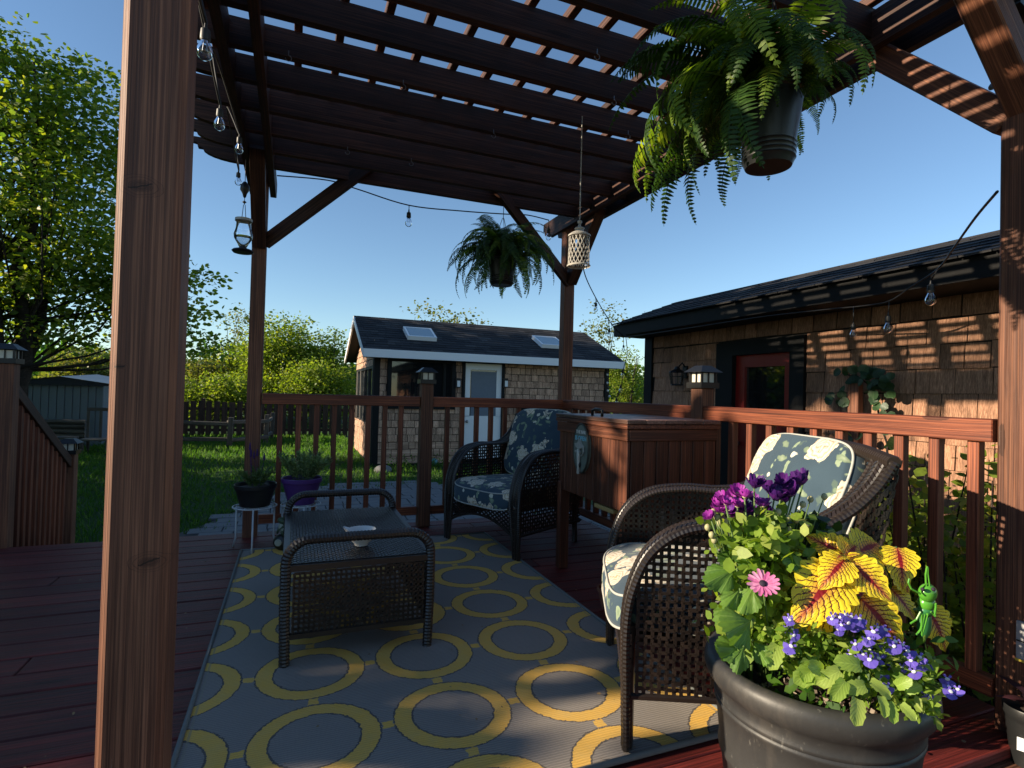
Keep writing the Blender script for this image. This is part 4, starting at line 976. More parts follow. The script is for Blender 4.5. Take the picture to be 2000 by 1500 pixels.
# ------------------------------------------------------------------ wicker armchair
def armchair(label, loc, rotz, seed=0, byaw=0, bx=0, by=-.565, bz=0.01, bt=109, bw=.57, bh=.50):
    t = thing('wicker_armchair', label, 'armchair', loc, rotz, 'wicker armchairs with floral cushions')
    prof = [(0, 0), (.004, .16), (.006, .34), (-.012, .45), (-.06, .55), (-.15, .615), (-.28, .635), (-.40, .632), (-.50, .645), (-.58, .69), (-.645, .76), (-.685, .83)]
    pth_ = catmull([Vector((0, a, b)) for a, b in prof], 8)
    def topz(y):
        best = .0
        for a, b in zip(pth_, pth_[1:]):
            if (a.y-y)*(b.y-y) <= 0 and a.z > .3: best = max(best, a.z)
        return best
    band = resample(pth_, .02)
    for sx in (-1, 1):
        # woven band (arm, leg and wing) : outer edge tube, inner edge tube, woven top
        def wid(k): 
            u = k/(len(band)-1); return .038+.038*min(1, u*4)+.02*max(0, (u-.8)/.2)
        def flare(k): u = k/(len(band)-1); return .015*max(0, (u-.7)/.3)
        outer = [Vector((sx*(.345+flare(k)), p.y, p.z)) for k, p in enumerate(band)]
        inner = [Vector((sx*(.345+flare(k)-wid(k)), p.y, p.z)) for k, p in enumerate(band)]
        mb = MB(); wrap_tube(mb, outer, .0125, .012, 8); wrap_tube(mb, inner, .0105, .012, 8)
        def Pf(u, v, o=outer, i_=inner):
            f = u*(len(o)-1); k = min(len(o)-2, int(f)); w_ = f-k
            a = o[k].lerp(o[k+1], w_); b = i_[k].lerp(i_[k+1], w_); tn = (o[k+1]-o[k]).normalized(); nr = tn.cross(Vector((sx, 0, 0)))
            if sx > 0: nr = -nr
            p = a.lerp(b, v); nn = Vector((0, -tn.z, tn.y)); nn = nn if (nn.z > 0 or nn.y > .3) else -nn
            return p + nn*.011*math.sin(math.pi*v)
        weave(mb, Pf, 95, 4, .0032, chev=True)
        def Pb(u, v):
            f = u*(len(outer)-1); k = min(len(outer)-2, int(f)); w_ = f-k; return outer[k].lerp(outer[k+1], w_).lerp(inner[k].lerp(inner[k+1], w_), v)
        weave(mb, Pb, 40, 1, .001)
        obj('arm', mb, m_wick, t, local=True, smooth=False)
        # leg core + back leg
        lg = MB(); lg.tube([(sx*.325, -.004, 0), (sx*.318, -.006, .34)], .017, 8); 
        for k in range(9): lg.box((sx*(.325-.0008*k), .001, .03+.035*k), (.05+.002*k, .018, .030))
        obj('leg', lg, m_wick, t, local=True)
        lb_ = MB(); wrap_tube(lb_, [(sx*.28, -.62, 0), (sx*.29, -.60, .30)], .02, .012, 8); obj('leg', lb_, m_wick, t, local=True)
        sp = MB(); X_ = sx*.335
        lattice(sp, (X_, 0, 0), (0, 1, 0), (0, 0, 1), (1, 0, 0), -.60, -.016, .15, .64, lambda y: topz(y)-.008 if y > -.60 else 0, step=.0205, w=.0098)
        sp.tube([(X_, -.01, .145), (X_, -.61, .16)], .010, 6)
        obj('side_panel', sp, m_wick, t, local=True)
    # front apron with arched lower edge, diagonal weave
    ap = MB(); d45 = Vector((1, 0, .55)).normalized(); step = .034
    def arch(x): return .135+.085*(1-(x/.30)**2)
    for sgn_ in (1, -1):
        k = -.6
        while k < .6:
            pts = []
            for q in range(60):
                x = -.30+q*.0102; z = k+sgn_*x*.62
                if arch(x) < z < .295: pts.append((x, .004+.002*sgn_, z))
                elif pts: break
            if len(pts) > 1:
                a, b = Vector(pts[0]), Vector(pts[-1]); m = frame(a, b, (0, 1, 0)).to_3x3()
                ap.box((a+b)/2, ((b-a).length, .0035, .010), m)
            k += .0245
    ed = [(-.31+.62*q/24, .004, arch(-.31+.62*q/24)) for q in range(25)]; wrap_tube(ap, ed, .009, .012, 6); wrap_tube(ap, [(-.31, .004, .30), (.31, .004, .30)], .010, .012, 6)
    obj('apron', ap, m_wick, t, local=True)
    se = MB(); se.box((0, -.29, .292), (.62, .58, .018)); obj('seat', se, m_wick, t, local=True)
    # back: top rail, lattice panel
    bk = MB(); wrap_tube(bk, [(-.36, -.683, .828), (-.18, -.70, .842), (0, -.705, .846), (.18, -.70, .842), (.36, -.683, .828)], .021, .013, 10)
    tilt = Vector((0, -.10, .53)).normalized(); nb_ = tilt.cross(Vector((1, 0, 0)))
    lattice(bk, (0, -.615, .29), (1, 0, 0), tilt, nb_, -.325, .325, 0, .56, lambda u: .56, step=.0205, w=.0098)
    obj('back_panel', bk, m_wick, t, local=True)
    # cushions
    cw_, cd_, ch_ = .585, .60, .115
    mw = Matrix.Translation((0, -.255, .358)) @ Matrix.Rotation(R(1.5), 4, 'X')
    c1 = obj('seat_cushion', cushion(cw_, cd_, ch_, .014, seed=seed, droop=.035), m_floral, t, smooth=True, local=True, world=mw)
    for zo in (.049, -.049):
        pm = MB(); pm.tube(cush_edge(cw_, cd_, .035, 72, zo), .0042, 6, caps=False); obj('piping', pm, m_piping, c1, smooth=True, local=True)
    mb_ = Matrix.Translation((bx, by, .635+bz)) @ Matrix.Rotation(R(byaw), 4, 'Z') @ Matrix.Rotation(R(bt), 4, 'X')
    c2 = obj('back_cushion', cushion(bw, bh, .10, .038, seed=seed+5, wr=.012, side=.55), m_floral, t, smooth=True, local=True, world=mb_)
    for zo in (.030, -.030):
        pm = MB(); pm.tube(cush_edge(bw+.002, bh+.002, 0, 72, zo), .0045, 6, caps=False); obj('piping', pm, m_piping, c2, smooth=True, local=True)
    return t
def face(fx, fy): return math.atan2(fy, fx)-math.pi/2
armchair('wicker armchair with sunlit blue floral cushions at the right, facing the coffee table', (1.055, 1.622, .012), face(-.885, .465), 3, byaw=10, bx=.075, by=-.60, bz=.025, bt=112, bw=.53, bh=.42)
armchair('shaded wicker armchair with dark floral cushions by the back railing', (1.135, 3.345, 0), face(-.915, -.404), 11)
# ------------------------------------------------------------------ coffee table
ct = thing('coffee_table', 'dark woven wicker coffee table with curved end loops on the rug', 'coffee table', (.26, 2.6, .01))
TX0, TX1, TY_0, TY_1, TH = -.005, .522, 2.13, 3.03, .452
for yy in (TY_0, TY_1):
    lp = MB(); r_c = .085
    P_ = [(TX0+.005, yy, .006), (TX0, yy, .2), (TX0, yy, TH-r_c)]
    P_ += [(TX0+r_c-r_c*math.cos(a), yy, TH-r_c+r_c*math.sin(a)) for a in [math.pi/2*k/6 for k in range(1, 7)]]
    P_ += [(TX1-r_c+r_c*math.sin(a), yy, TH-r_c+r_c*math.cos(a)) for a in [math.pi/2*k/6 for k in range(0, 7)]]
    P_ += [(TX1, yy, .2), (TX1-.005, yy, .006)]
    wrap_tube(lp, P_, .0195, .0125, 10); obj('leg_frame', lp, m_wick, ct, local=False)
    pn = MB(); lattice(pn, (0, yy, 0), (1, 0, 0), (0, 0, 1), (0, 1, 0), TX0+.03, TX1-.025, .115, .345, lambda u: .35, step=.0180, w=.0090)
    pn.box(((TX0+TX1)/2, yy, .108), (TX1-TX0-.03, .02, .018)); pn.box(((TX0+TX1)/2, yy, .352), (TX1-TX0-.03, .022, .022))
    obj('end_panel', pn, m_wick, ct)
for xx in (TX0, TX1):
    pn = MB(); lattice(pn, (xx, 0, 0), (0, 1, 0), (0, 0, 1), (1, 0, 0), TY_0+.03, TY_1-.025, .115, .345, lambda u: .35, step=.0180, w=.0090)
    pn.box((xx, (TY_0+TY_1)/2, .108), (.02, TY_1-TY_0-.03, .018)); pn.box((xx, (TY_0+TY_1)/2, .352), (.022, TY_1-TY_0-.03, .022)); obj('side_panel', pn, m_wick, ct)
tt = MB()
def Pt(u, v): return Vector((TX0+.012+(TX1-TX0-.024)*u, TY_0+.0+(TY_1-TY_0)*v, .366))
weave(tt, Pt, 40, 72, .0026); tt.box(((TX0+TX1)/2, (TY_0+TY_1)/2, .358), (TX1-TX0-.01, TY_1-TY_0, .012))
obj('table_top', tt, m_wick, ct)
# white jug bowl
bw = thing('white_bowl', 'small white ceramic bowl with a pouring lip on the coffee table', 'bowl', (.29, 2.37, .37))
mb = MB(); mb.lathe([(0, .004), (.026, .002), (.028, .010), (.045, .026), (.056, .05), (.057, .066), (.053, .064), (.040, .028), (0, .016)], 28, (.275, 2.30, .369))
mb.v = [(x-(.020*max(0, (z-.42))/.02*(1 if x < .225 else 0)), y, z+(.010 if x < .226 and z > .42 else 0)) for x, y, z in mb.v]
m_ceramic = plain('white_ceramic', (.78, .77, .74), .15, var=.03); obj('body', mb, m_ceramic, bw, smooth=True, angle=50)
# ------------------------------------------------------------------ chest (cooler bar)
ch = thing('cooler_chest', 'reddish wooden plank cooler chest on legs beside the railing', 'cooler chest', (1.72, 2.53, 0))
CX0, CX1, CY0, CY1, CZB, CZT = 1.455, 1.975, 2.185, 2.885, .455, .865
nb = 9; wv = (CY1-CY0)/nb
for k in range(nb): aabox('plank', (CX0, CY0+k*wv+.002, CZB), (CX0+.018, CY0+(k+1)*wv-.002, CZT-.055), m_chest, ch, b=.003, axis=2)
nb = 7; wv = (CX1-CX0-.02)/nb
for yy in (CY0, CY1-.018):
    for k in range(nb): aabox('plank', (CX0+.02+k*wv+.002, yy, CZB), (CX0+.02+(k+1)*wv-.002, yy+.018, CZT-.055), m_chest, ch, b=.003, axis=2)
ib = MB(); ib.box(((CX0+CX1)/2+.01, (CY0+CY1)/2, .66), (CX1-CX0-.05, CY1-CY0-.05, .38)); obj('inner_box', ib, m_bpl, ch)
aabox('trim', (CX0-.012, CY0-.012, CZT-.075), (CX0+.0, CY1+.012, CZT-.02), m_chest, ch); aabox('trim', (CX0+.002, CY0-.014, CZT-.075), (CX1, CY0-.002, CZT-.02), m_chest, ch)
aabox('lid_rim', (CX0-.018, CY0-.02, CZT-.018), (CX1+.01, CY1+.018, CZT+.004), m_chest, ch)
lidn = 5; wv = (CX1-CX0+.03)/lidn
m_lid = wood('lid_wood', (.26, .14, .10), (.15, .08, .06), .4, gs=24, bump=.4)
for k in range(lidn): aabox('lid_board', (CX0-.02+k*wv, CY0-.024, CZT+.006), (CX0-.02+(k+1)*wv-.002, CY1+.02, CZT+.026), m_lid, ch)
for (a, b) in ((CX0+.022, CY1-.022), (CX0+.022, CY0+.022), (CX1-.022, CY0+.022), (CX1-.022, CY1-.022)):
    aabox('leg', (a-.03, b-.022, 0), (a+.03, b+.022, .50), m_chest, ch)
hd = MB(); hd.tube([(CX0+.05, 2.50, CZT+.026), (CX0+.05, 2.50, CZT+.055), (CX0+.05, 2.53, CZT+.062), (CX0+.05, 2.57, CZT+.062), (CX0+.05, 2.60, CZT+.055), (CX0+.05, 2.60, CZT+.026)], .008, 8); obj('handle', hd, m_metal, ch, smooth=True)
aabox('shelf_bracket', (CX0+.005, CY0+.12, CZB-.03), (CX0+.06, CY0+.30, CZB-.008), plain('new_pine', (.50, .33, .12), .6), ch)
# oval bar sign with bottle opener
sg = thing('bar_sign', 'oval grey-green plaque reading the bar is open on the chest front', 'sign', (CX0-.01, 2.66, .70))
m_plq = plain('plaque_stone', (.16, .19, .16), .7, var=.5, sc=25, bump=.5)
SC = PX(1137, 862, CX0-.012); SY, SZ = SC.y, .70
top = PX(1137, 828, CX0-.012).z; bot = PX(1140, 924, CX0-.012).z; SZ = (top+bot)/2; a_z = (top-bot)/2; a_y = a_z*.62
mb = MB(); mb.prism([(SY+a_y*math.cos(q), SZ+a_z*math.sin(q)) for q in [2*math.pi*k/40 for k in range(40)]], 0, CX0-.02, CX0-.002); obj('plaque', mb, m_plq, sg)
m_rim = plain('plaque_rim', (.04, .045, .035), .6)
mb = MB(); mb.tube([(CX0-.018, SY+a_y*math.cos(q), SZ+a_z*math.sin(q)) for q in [2*math.pi*k/40 for k in range(41)]], .006, 6, caps=False); obj('rim', mb, m_rim, sg, smooth=True)
m_tw = plain('sign_white', (.75, .75, .72), .6); m_tb = plain('sign_blue', (.25, .62, .78), .6)
def text(name, txt, size, c, xdir, up, mat, parent, depth=.0012):
    cu = bpy.data.curves.new('txt', 'FONT'); cu.body = txt; cu.size = size; cu.align_x = 'CENTER'; cu.align_y = 'CENTER'; cu.extrude = depth; cu.offset = size*.012
    to = bpy.data.objects.new('tmp', cu); COL.objects.link(to); dg_ = bpy.context.evaluated_depsgraph_get(); dg_.update()
    me = bpy.data.meshes.new_from_object(to.evaluated_get(dg_)); bpy.data.objects.remove(to); me.materials.clear(); me.materials.append(mat)
    xd, u_ = Vector(xdir).normalized(), Vector(up).normalized(); m = Matrix((xd, u_, xd.cross(u_))).transposed().to_4x4(); m.translation = c
    return obj(name, me, mat, parent, world=m)
xd = (0, -1, 0)
text('lettering', 'THE BAR', .026, (CX0-.0215, SY, SZ+a_z*.66), xd, (0, 0, 1), m_tw, sg)
text('lettering', 'IS OPEN', .034, (CX0-.0215, SY, SZ+a_z*.40), xd, (0, 0, 1), m_tb, sg)
m_cast = plain('pale_cast_metal', (.50, .50, .47), .5, metal=.3, var=.3, sc=40)
mb = MB(); z0_ = SZ+a_z*.12
mb.prism([(SY-.040, z0_-.004), (SY-.012, z0_+.012), (SY+.002, z0_+.034), (SY+.012, z0_+.014), (SY+.044, z0_+.006), (SY+.03, z0_-.012), (SY, z0_-.018), (SY-.03, z0_-.014)], 0, CX0-.034, CX0-.02)
mb.tube([(CX0-.026, SY-.036, z0_), (CX0-.028, SY-.046, z0_-.03), (CX0-.028, SY-.030, z0_-.05), (CX0-.026, SY-.012, z0_-.055)], .0045, 6)
mb.tube([(CX0-.026, SY+.012, z0_-.02), (CX0-.03, SY+.004, z0_-.06), (CX0-.03, SY+.004, z0_-.11), (CX0-.026, SY+.010, z0_-.15)], [.010, .012, .007, .010], 8)
mb.tube([(CX0-.028, SY+.012, z0_-.05), (CX0-.03, SY-.02, z0_-.035), (CX0-.03, SY+.04, z0_-.035)], .006, 6)
obj('bottle_opener', mb, m_cast, sg, smooth=True, angle=50)
mb = MB(); mb.ball((CX0-.024, SY+.004, SZ-a_z*.68), .016, 10, 6, (.6, 1, 1)); obj('knob', mb, m_metal, sg, smooth=True)
# ------------------------------------------------------------------ plant stands and their pots
m_wire = plain('white_wire', (.62, .64, .66), .4, var=.1)
def stand(label, x, y, zt=.262, r=.105, a0=0.0):
    t = thing('plant_stand', label, 'plant stand', (x, y, 0), 0, 'white wire plant stands'); mb = MB()
    for q in (r, r*.62, r*.3): mb.tube([(x+q*math.cos(a), y+q*math.sin(a), zt) for a in [2*math.pi*k/24 for k in range(25)]], .0042 if q == r else .003, 6, caps=False)
    for k in range(8): a = a0+k*math.pi/4; mb.tube([(x+.03*math.cos(a), y+.03*math.sin(a), zt), (x+r*math.cos(a), y+r*math.sin(a), zt)], .0028, 5)
    obj('ring_top', mb, m_wire, t, smooth=True)
    for k in range(3):
        a = a0+k*2*math.pi/3; c, s_ = math.cos(a), math.sin(a); lg = MB(); lg.tube([(x+r*c, y+r*s_, zt), (x+r*1.0*c, y+r*1.0*s_, .06), (x+r*1.12*c, y+r*1.12*s_, .002)], .0055, 8); obj('leg', lg, m_wire, t, smooth=True)
    return t
c1 = PZ(498, 988, .262); c2 = PZ(588, 984, .262)
stand('white wire stand under the black planter, nearest the rear left post', c1.x, c1.y, .262, .125, 2.6)
stand('white wire stand under the purple planter', c2.x, c2.y, .262, .118, 2.75)
def pot(label, x, y, z, r0_, r1_, h, mat, name='plant_pot', rimh=.03, soilz=.85):
    t = thing(name, label, 'plant pot', (x, y, z)); mb = MB()
    mb.lathe([(0, 0), (r0_, 0), (r0_+(r1_-r0_)*.8, h-rimh-.012), (r1_*.985, h-rimh), (r1_*1.02, h-rimh+.004), (r1_*1.04, h-.004), (r1_*1.02, h), (r1_*.97, h-.003), (r1_*.93, h-rimh), (r0_*.92, .01), (0, .01)], 36, (x, y, z))
    obj('body', mb, mat, t, smooth=True, angle=35); s_ = MB(); rr = (r0_+(r1_-r0_)*soilz)*.93
    s_.lathe([(0, h*soilz+.008), (rr*.6, h*soilz+.004), (rr, h*soilz-.002)], 20, (x, y, z)); obj('soil', s_, m_soil, t); return t
m_purple = plain('purple_plastic', (.10, .035, .20), .42, var=.15, sc=6)
pot('black plastic planter with lavender on the left wire stand', c1.x, c1.y, .266, .085, .118, .135, m_bpl)
pot('purple plastic planter with a bushy grey-green herb on the right wire stand', c2.x, c2.y, .266, .078, .120, .165, m_purple)
# ------------------------------------------------------------------ frog ornament
fc = PZ(553, 1073, 0.004)
fg = thing('frog_statue', 'small stone frog figurine sitting on a dark ball beside the coffee table', 'figurine', (fc.x, fc.y, .0))
m_frog = plain('frog_green', (.06, .10, .05), .55, var=.5, sc=30, bump=.4); m_frogw = plain('frog_belly', (.42, .44, .34), .6, var=.3, sc=40); m_ball = plain('dark_ball', (.022, .024, .024), .35, var=.5, sc=25)
def FX(a, b, c): return (fc.x+a, fc.y+b, c)
mb = MB(); mb.ball(FX(0, 0, .052), .056, 18, 12, (1.08, .95, .95)); obj('base_ball', mb, m_ball, fg, smooth=True)
mb = MB(); mb.lathe([(0, .004), (.019, .004), (.022, 0)], 14, FX(-.030, -.046, .058), Matrix.Rotation(R(90), 3, 'X') @ Matrix.Rotation(R(-20), 3, 'Y')); obj('dial', mb, m_frogw, fg)
mb = MB(); mb.ball(FX(.008, 0, .135), .034, 14, 10, (.85, .8, 1.25), Matrix.Rotation(R(-14), 3, 'Y')); mb.ball(FX(-.008, -.004, .180), .026, 14, 10, (1.25, 1.0, .75), Matrix.Rotation(R(25), 3, 'Y'))
for q in (-1, 1): mb.ball(FX(.002, q*.016, .198), .010, 8, 6); mb.tube([FX(.02, q*.025, .125), FX(-.012, q*.034, .115), FX(.0, q*.034, .096)], [.013, .010, .008], 8); mb.tube([FX(-.002, q*.024, .150), FX(-.030, q*.02, .128), FX(-.036, q*.012, .108)], [.008, .006, .006], 7)
obj('body', mb, m_frog, fg, smooth=True)
mb = MB(); mb.ball(FX(-.010, -.008, .136), .026, 12, 8, (.8, .8, 1.35), Matrix.Rotation(R(-14), 3, 'Y')); obj('belly', mb, m_frogw, fg, smooth=True)
mb = MB(); mb.ball(FX(.010, 0, .214), .011, 10, 7); obj('solar_globe', mb, m_ceramic, fg, smooth=True)
# ------------------------------------------------------------------ hanging white lantern
hl_ = PY(1131, 480, 2.42); Lx, Ly = hl_.x, hl_.y
zb, zt2 = PY(1131, 521, 2.42).z, PY(1131, 462, 2.42).z; zc = PY(1131, 436, 2.42).z
wlt = thing('hanging_lantern', 'white pierced-metal lantern hanging on a chain in front of the rear right post', 'lantern', (Lx, Ly, zb))
m_wmetal = plain('cream_metal', (.50, .47, .42), .5, var=.2, sc=20); rL = .050
mb = MB(); nd = 16; nr_ = 7; H1 = zt2-zb
for sgn_ in (1, -1):
    for k in range(nd):
        pts = [(Lx+rL*(1+.04*(1-q/14))*math.cos(2*math.pi*(k+sgn_*q/14*3.2)/nd), Ly+rL*(1+.04*(1-q/14))*math.sin(2*math.pi*(k+sgn_*q/14*3.2)/nd), zb+.008+H1*.92*q/14) for q in range(15)]
        mb.tube(pts, .0022, 4, caps=False)
obj('lattice', mb, m_wmetal, wlt)
mb = MB(); mb.lathe([(rL*1.15, 0), (rL*1.18, .006), (rL*1.05, .011), (rL*.9, .011)], 24, (Lx, Ly, zb)); obj('bottom_ring', mb, m_wmetal, wlt, smooth=True, angle=40); mb = MB(); mb.lathe([(rL*1.1, 0), (rL*1.12, .006), (rL*.8, .018), (rL*.45, .026), (rL*.42, .034), (rL*.5, .037), (rL*.5, .041), (rL*.35, .046), (rL*.14, .052), (rL*.12, .062), (rL*.22, .068), (rL*.22, .078), (0, .084)], 24, (Lx, Ly, zt2))
obj('cap', mb, m_wmetal, wlt, smooth=True, angle=40)
mb = MB(); zz = zt2+.084
while zz < 2.39: mb.tube([(Lx, Ly, zz), (Lx+.0005, Ly, zz+.022)], .0028, 5); mb.ball((Lx, Ly, zz+.024), .0042, 6, 4); zz += .026
obj('chain', mb, m_wmetal, wlt)
# ------------------------------------------------------------------ hummingbird feeder
hf = PY(474, 492, 3.35); hx, hy, hz = hf.x, hf.y, hf.z
ft = thing('nectar_feeder', 'glass hummingbird feeder hanging on a pulley left of the rear left post', 'bird feeder', (hx, hy, hz))
mb = MB(); mb.lathe([(0, -.008), (.048, -.006), (.056, .004), (.048, .012), (.02, .02), (.018, .03)], 20, (hx, hy, hz)); obj('base', mb, m_metal, ft, smooth=True, angle=40)
mb = MB(); mb.lathe([(.020, .028), (.026, .040), (.046, .075), (.048, .095), (.038, .130), (.036, .165), (.042, .170)], 24, (hx, hy, hz)); obj('glass', mb, m_bulb, ft, smooth=True)
mb = MB(); mb.lathe([(0, .03), (.020, .032), (.036, .060), (.0445, .085), (.0, .085)], 20, (hx, hy, hz)); obj('nectar', mb, glassmat('nectar', (.85, .88, .9), .05, .1), ft, smooth=True)
mb = MB(); mb.lathe([(.044, .168), (.044, .182), (0, .184)], 20, (hx, hy, hz)); obj('lid', mb, m_wmetal, ft, smooth=True, angle=40)
mb = MB(); zp = PY(474, 367, 3.35).z; mb.tube([(hx-.01, hy, hz+.184), (hx-.004, hy, hz+.26), (hx+.004, hy, hz+.26), (hx+.01, hy, hz+.184)], .0018, 5)
mb.lathe([(0, -.055), (.007, -.05), (.012, -.03), (.024, -.01), (.022, .015), (.008, .035), (0, .037)], 12, (hx, hy, zp)); mb.tube([(hx, hy, hz+.26), (hx, hy, zp-.05)], .002, 5); mb.tube([(hx, hy, zp+.03), (hx, hy, zp+.16)], .002, 5)
mb.lathe([(0, -.01), (.012, 0), (0, .01)], 8, (hx, hy, hz+.275)); obj('pulley', mb, m_metal, ft, smooth=True)
# ------------------------------------------------------------------ string lights
def bulb(t, p, s=1.0, tilt=(0, 0, 0)):
    rot = Matrix.Rotation(tilt[0], 3, 'X') @ Matrix.Rotation(tilt[1], 3, 'Y'); mb = MB()
    mb.lathe([(0, 0), (.004, 0), (.006, -.018), (.015, -.024), (.017, -.055), (.014, -.062), (0, -.062)][::-1], 12, p, rot @ Matrix.Scale(s, 3)); so_ = obj('socket', mb, m_cord, t, smooth=True, angle=40)
    mb = MB(); mb.lathe([(.012, -.060), (.016, -.070), (.024, -.088), (.026, -.102), (.021, -.116), (.010, -.125), (0, -.127)], 14, p, rot @ Matrix.Scale(s, 3)); mb2 = obj('bulb', mb, m_bulb, t, smooth=True)
    f = MB(); q = [Vector(p)+rot @ (Vector(v)*s) for v in ((-.004, 0, -.062), (-.007, 0, -.095), (0, 0, -.085), (.007, 0, -.095), (.004, 0, -.062))]; f.tube(q, .0011, 4); obj('filament', f, m_steel, mb2)
lt = thing('string_lights', 'string of clear bulbs drooping along the left pergola beam', 'string lights', (-.35, 2.5, 2.3))
mb = MB(); Lp = [(-.345, .6, 2.40), (-.35, 1.2, 2.34)]; BL_ = [(PY(402, 45, 1.55), .9), (PY(430, 205, 2.25), .9), (PY(468, 262, 2.75), .85), (PY(466, 332, 3.25), .8)]
yy = [1.55, 2.25, 2.75, 3.25]
for (p, s_), y_ in zip(BL_, yy): Lp += [tuple(p), (-.345, y_+.28, 2.37)]
mb.tube(catmull(Lp, 8), .0035, 6); obj('cord', mb, m_cord, lt, smooth=True)
for p, s_ in BL_: bulb(lt, p, s_*.82)
lb2 = thing('string_lights', 'string with one low bulb sagging across the back between the rear posts', 'string lights', (.9, 3.95, 2.1))
pA = [PY(541, 343, 4.0), PY(640, 352, 3.98), PY(700, 370, 3.96), PY(799, 401, 3.95), PY(900, 412, 3.95), PY(985, 418, 3.95), PY(1030, 420, 3.97), PY(1072, 430, 4.0)]
mb = MB(); mb.tube(catmull(pA, 6), .0045, 6); mb.tube([pA[3], pA[3]-Vector((0, 0, .03))], .003, 5); mb.tube([pA[-1], pA[-1]-Vector((0, 0, .05))], .003, 5); obj('cord', mb, m_cord, lb2, smooth=True)
bulb(lb2, pA[3]-Vector((0, 0, .03)), 1.0); bulb(lb2, pA[-1]-Vector((0, 0, .05)), .9)
lr = thing('string_lights', 'string lights from the right post along the cedar building eave to the rear post', 'string lights', (2.9, 3, 1.7))
pB = [PX(1948, 374, 2.07), PX(1905, 425, 2.30), PX(1862, 485, 2.62), PX(1832, 525, 2.95), PX(1780, 560, 3.1), PX(1737, 588, 3.15), PX(1690, 597, 3.17), PX(1600, 606, 3.18), PX(1480, 620, 3.18), PX(1350, 640, 3.18), PX(1240, 656, 3.18), PX(1218, 655, 3.18), PX(1200, 640, 3.05), PX(1180, 610, 2.85), PX(1160, 575, 2.5), PX(1143, 538, 2.16), PX(1135, 500, 2.14)]
mb = MB(); mb.tube(catmull(pB, 6), .0045, 6)
hb = [(3, .035, 1.0), (5, .05, .95), (7, .03, .7), (13, .02, .9), (12, .03, .8)]
bul = [(PX(1818, 548, 2.95), pB[3]), (PX(1735, 610, 3.15), pB[5]), (PX(1667, 628, 3.17), PX(1667, 600, 3.17)), (PX(1164, 588, 2.62), PX(1163, 582, 2.60)), (PX(1190, 640, 2.98), PX(1188, 624, 2.95)), (PX(1218, 672, 3.18), pB[11])]
for a, b in bul: mb.tube([b, a], .003, 5)
dp = [PX(1222, 655, 3.16), PX(1225, 690, 3.17), PX(1218, 720, 3.17), PX(1214, 750, 3.17), PX(1206, 775, 3.17)]; mb.tube(catmull(dp, 5), .004, 5)
obj('cord', mb, m_cord, lr, smooth=True)
for i, (a, b) in enumerate(bul): bulb(lr, a, [1.0, .95, .8, .8, .8, .6][i])
for q in dp[2:]: bulb(lr, q+Vector((-.01, 0, 0)), .75)
ls = thing('string_lights', 'row of small round bulbs down the right corner of the cedar shed', 'string lights', (6.4, 10.4, .6))
mb = MB(); cord = [PY(1186, 712, 10.4), PY(1187, 735, 10.4), PY(1187, 752, 10.4), PY(1189, 766, 10.4), PY(1191, 776, 10.4)]; mb.tube(cord, .008, 5); obj('cord', mb, m_cord, ls)
for p in (PY(1186, 732, 10.38), PY(1186, 748, 10.38), PY(1187, 763, 10.38), PY(1190, 774, 10.38)):
    q = MB(); q.ball(p, .028, 8, 6); obj('bulb', q, m_ceramic, ls, smooth=True)
# small solar lamp seen at the top right corner, on the pergola
tl = thing('solar_lamp', 'black solar spotlight clamped high at the top right corner of the pergola', 'lamp', (2.05, .9, 2.1))
q = PX(1978, 12, 2.02); mb = MB(); mb.box(q, (.05, .07, .055), Matrix.Rotation(.3, 3, 'Y')); obj('housing', mb, m_bpl, tl); mb = MB(); mb.box(q+Vector((-.03, -.015, .012)), (.012, .03, .03)); mb.tube([q, (2.06, .97, q.z)], .01, 6); obj('lens', mb, m_steel, tl)
# ------------------------------------------------------------------ planting helpers
def PD(px, py, f): return EYE + ray(px, py)*f
def leaf_grid(prof, nv=14, nu=8, curl=.12, droop=.25, quilt=.0, lobes=0, seed=0, cup=.1, scal=0, scn=13):
    """single leaf, length 1 along +y, face up +z; uv: u across 0..1, v along"""
    V = []; UV = []; F = []; rq = random.Random(seed)
    for j in range(nv+1):
        t = j/nv; w = prof(t)
        for i in range(nu+1):
            a = -1+2*i/nu; ww = w
            if abs(a) > .99 and scal: ww *= 1+scal*(abs(math.sin(t*math.pi*scn))-.5)*2
            x = a*ww; z = cup*abs(a)**1.5*w - droop*t*t + quilt*math.sin(t*math.pi*9+abs(a)*3)*.5 + .01*rq.uniform(-1, 1)
            z += curl*math.sin(a*2.2+seed)*t*w
            y = t - .12*abs(a)*w*1.0
            V.append((x, y, z)); UV.append((i/nu, t))
    for j in range(nv):
        for i in range(nu): k = j*(nu+1)+i; F.append((k, k+1, k+nu+2, k+nu+1))
    return V, F, UV
def leafmesh(name, data, mat):
    V, F, UV = data; return npmesh(name, np.array(V, float), np.array(F), mat, np.array(UV, float), smooth=True)
def place_leaf(name, me, base, tip, normal, parent, wscale=1.0):
    base, tip = Vector(base), Vector(tip); L = (tip-base).length; y = (tip-base).normalized(); n = Vector(normal); z = (n-y*n.dot(y)).normalized(); x = y.cross(z)
    m = Matrix((x*L*wscale, y*L, z*L)).transposed().to_4x4(); m.translation = base
    o = bpy.data.objects.new(name, me); return link(o, parent, m)
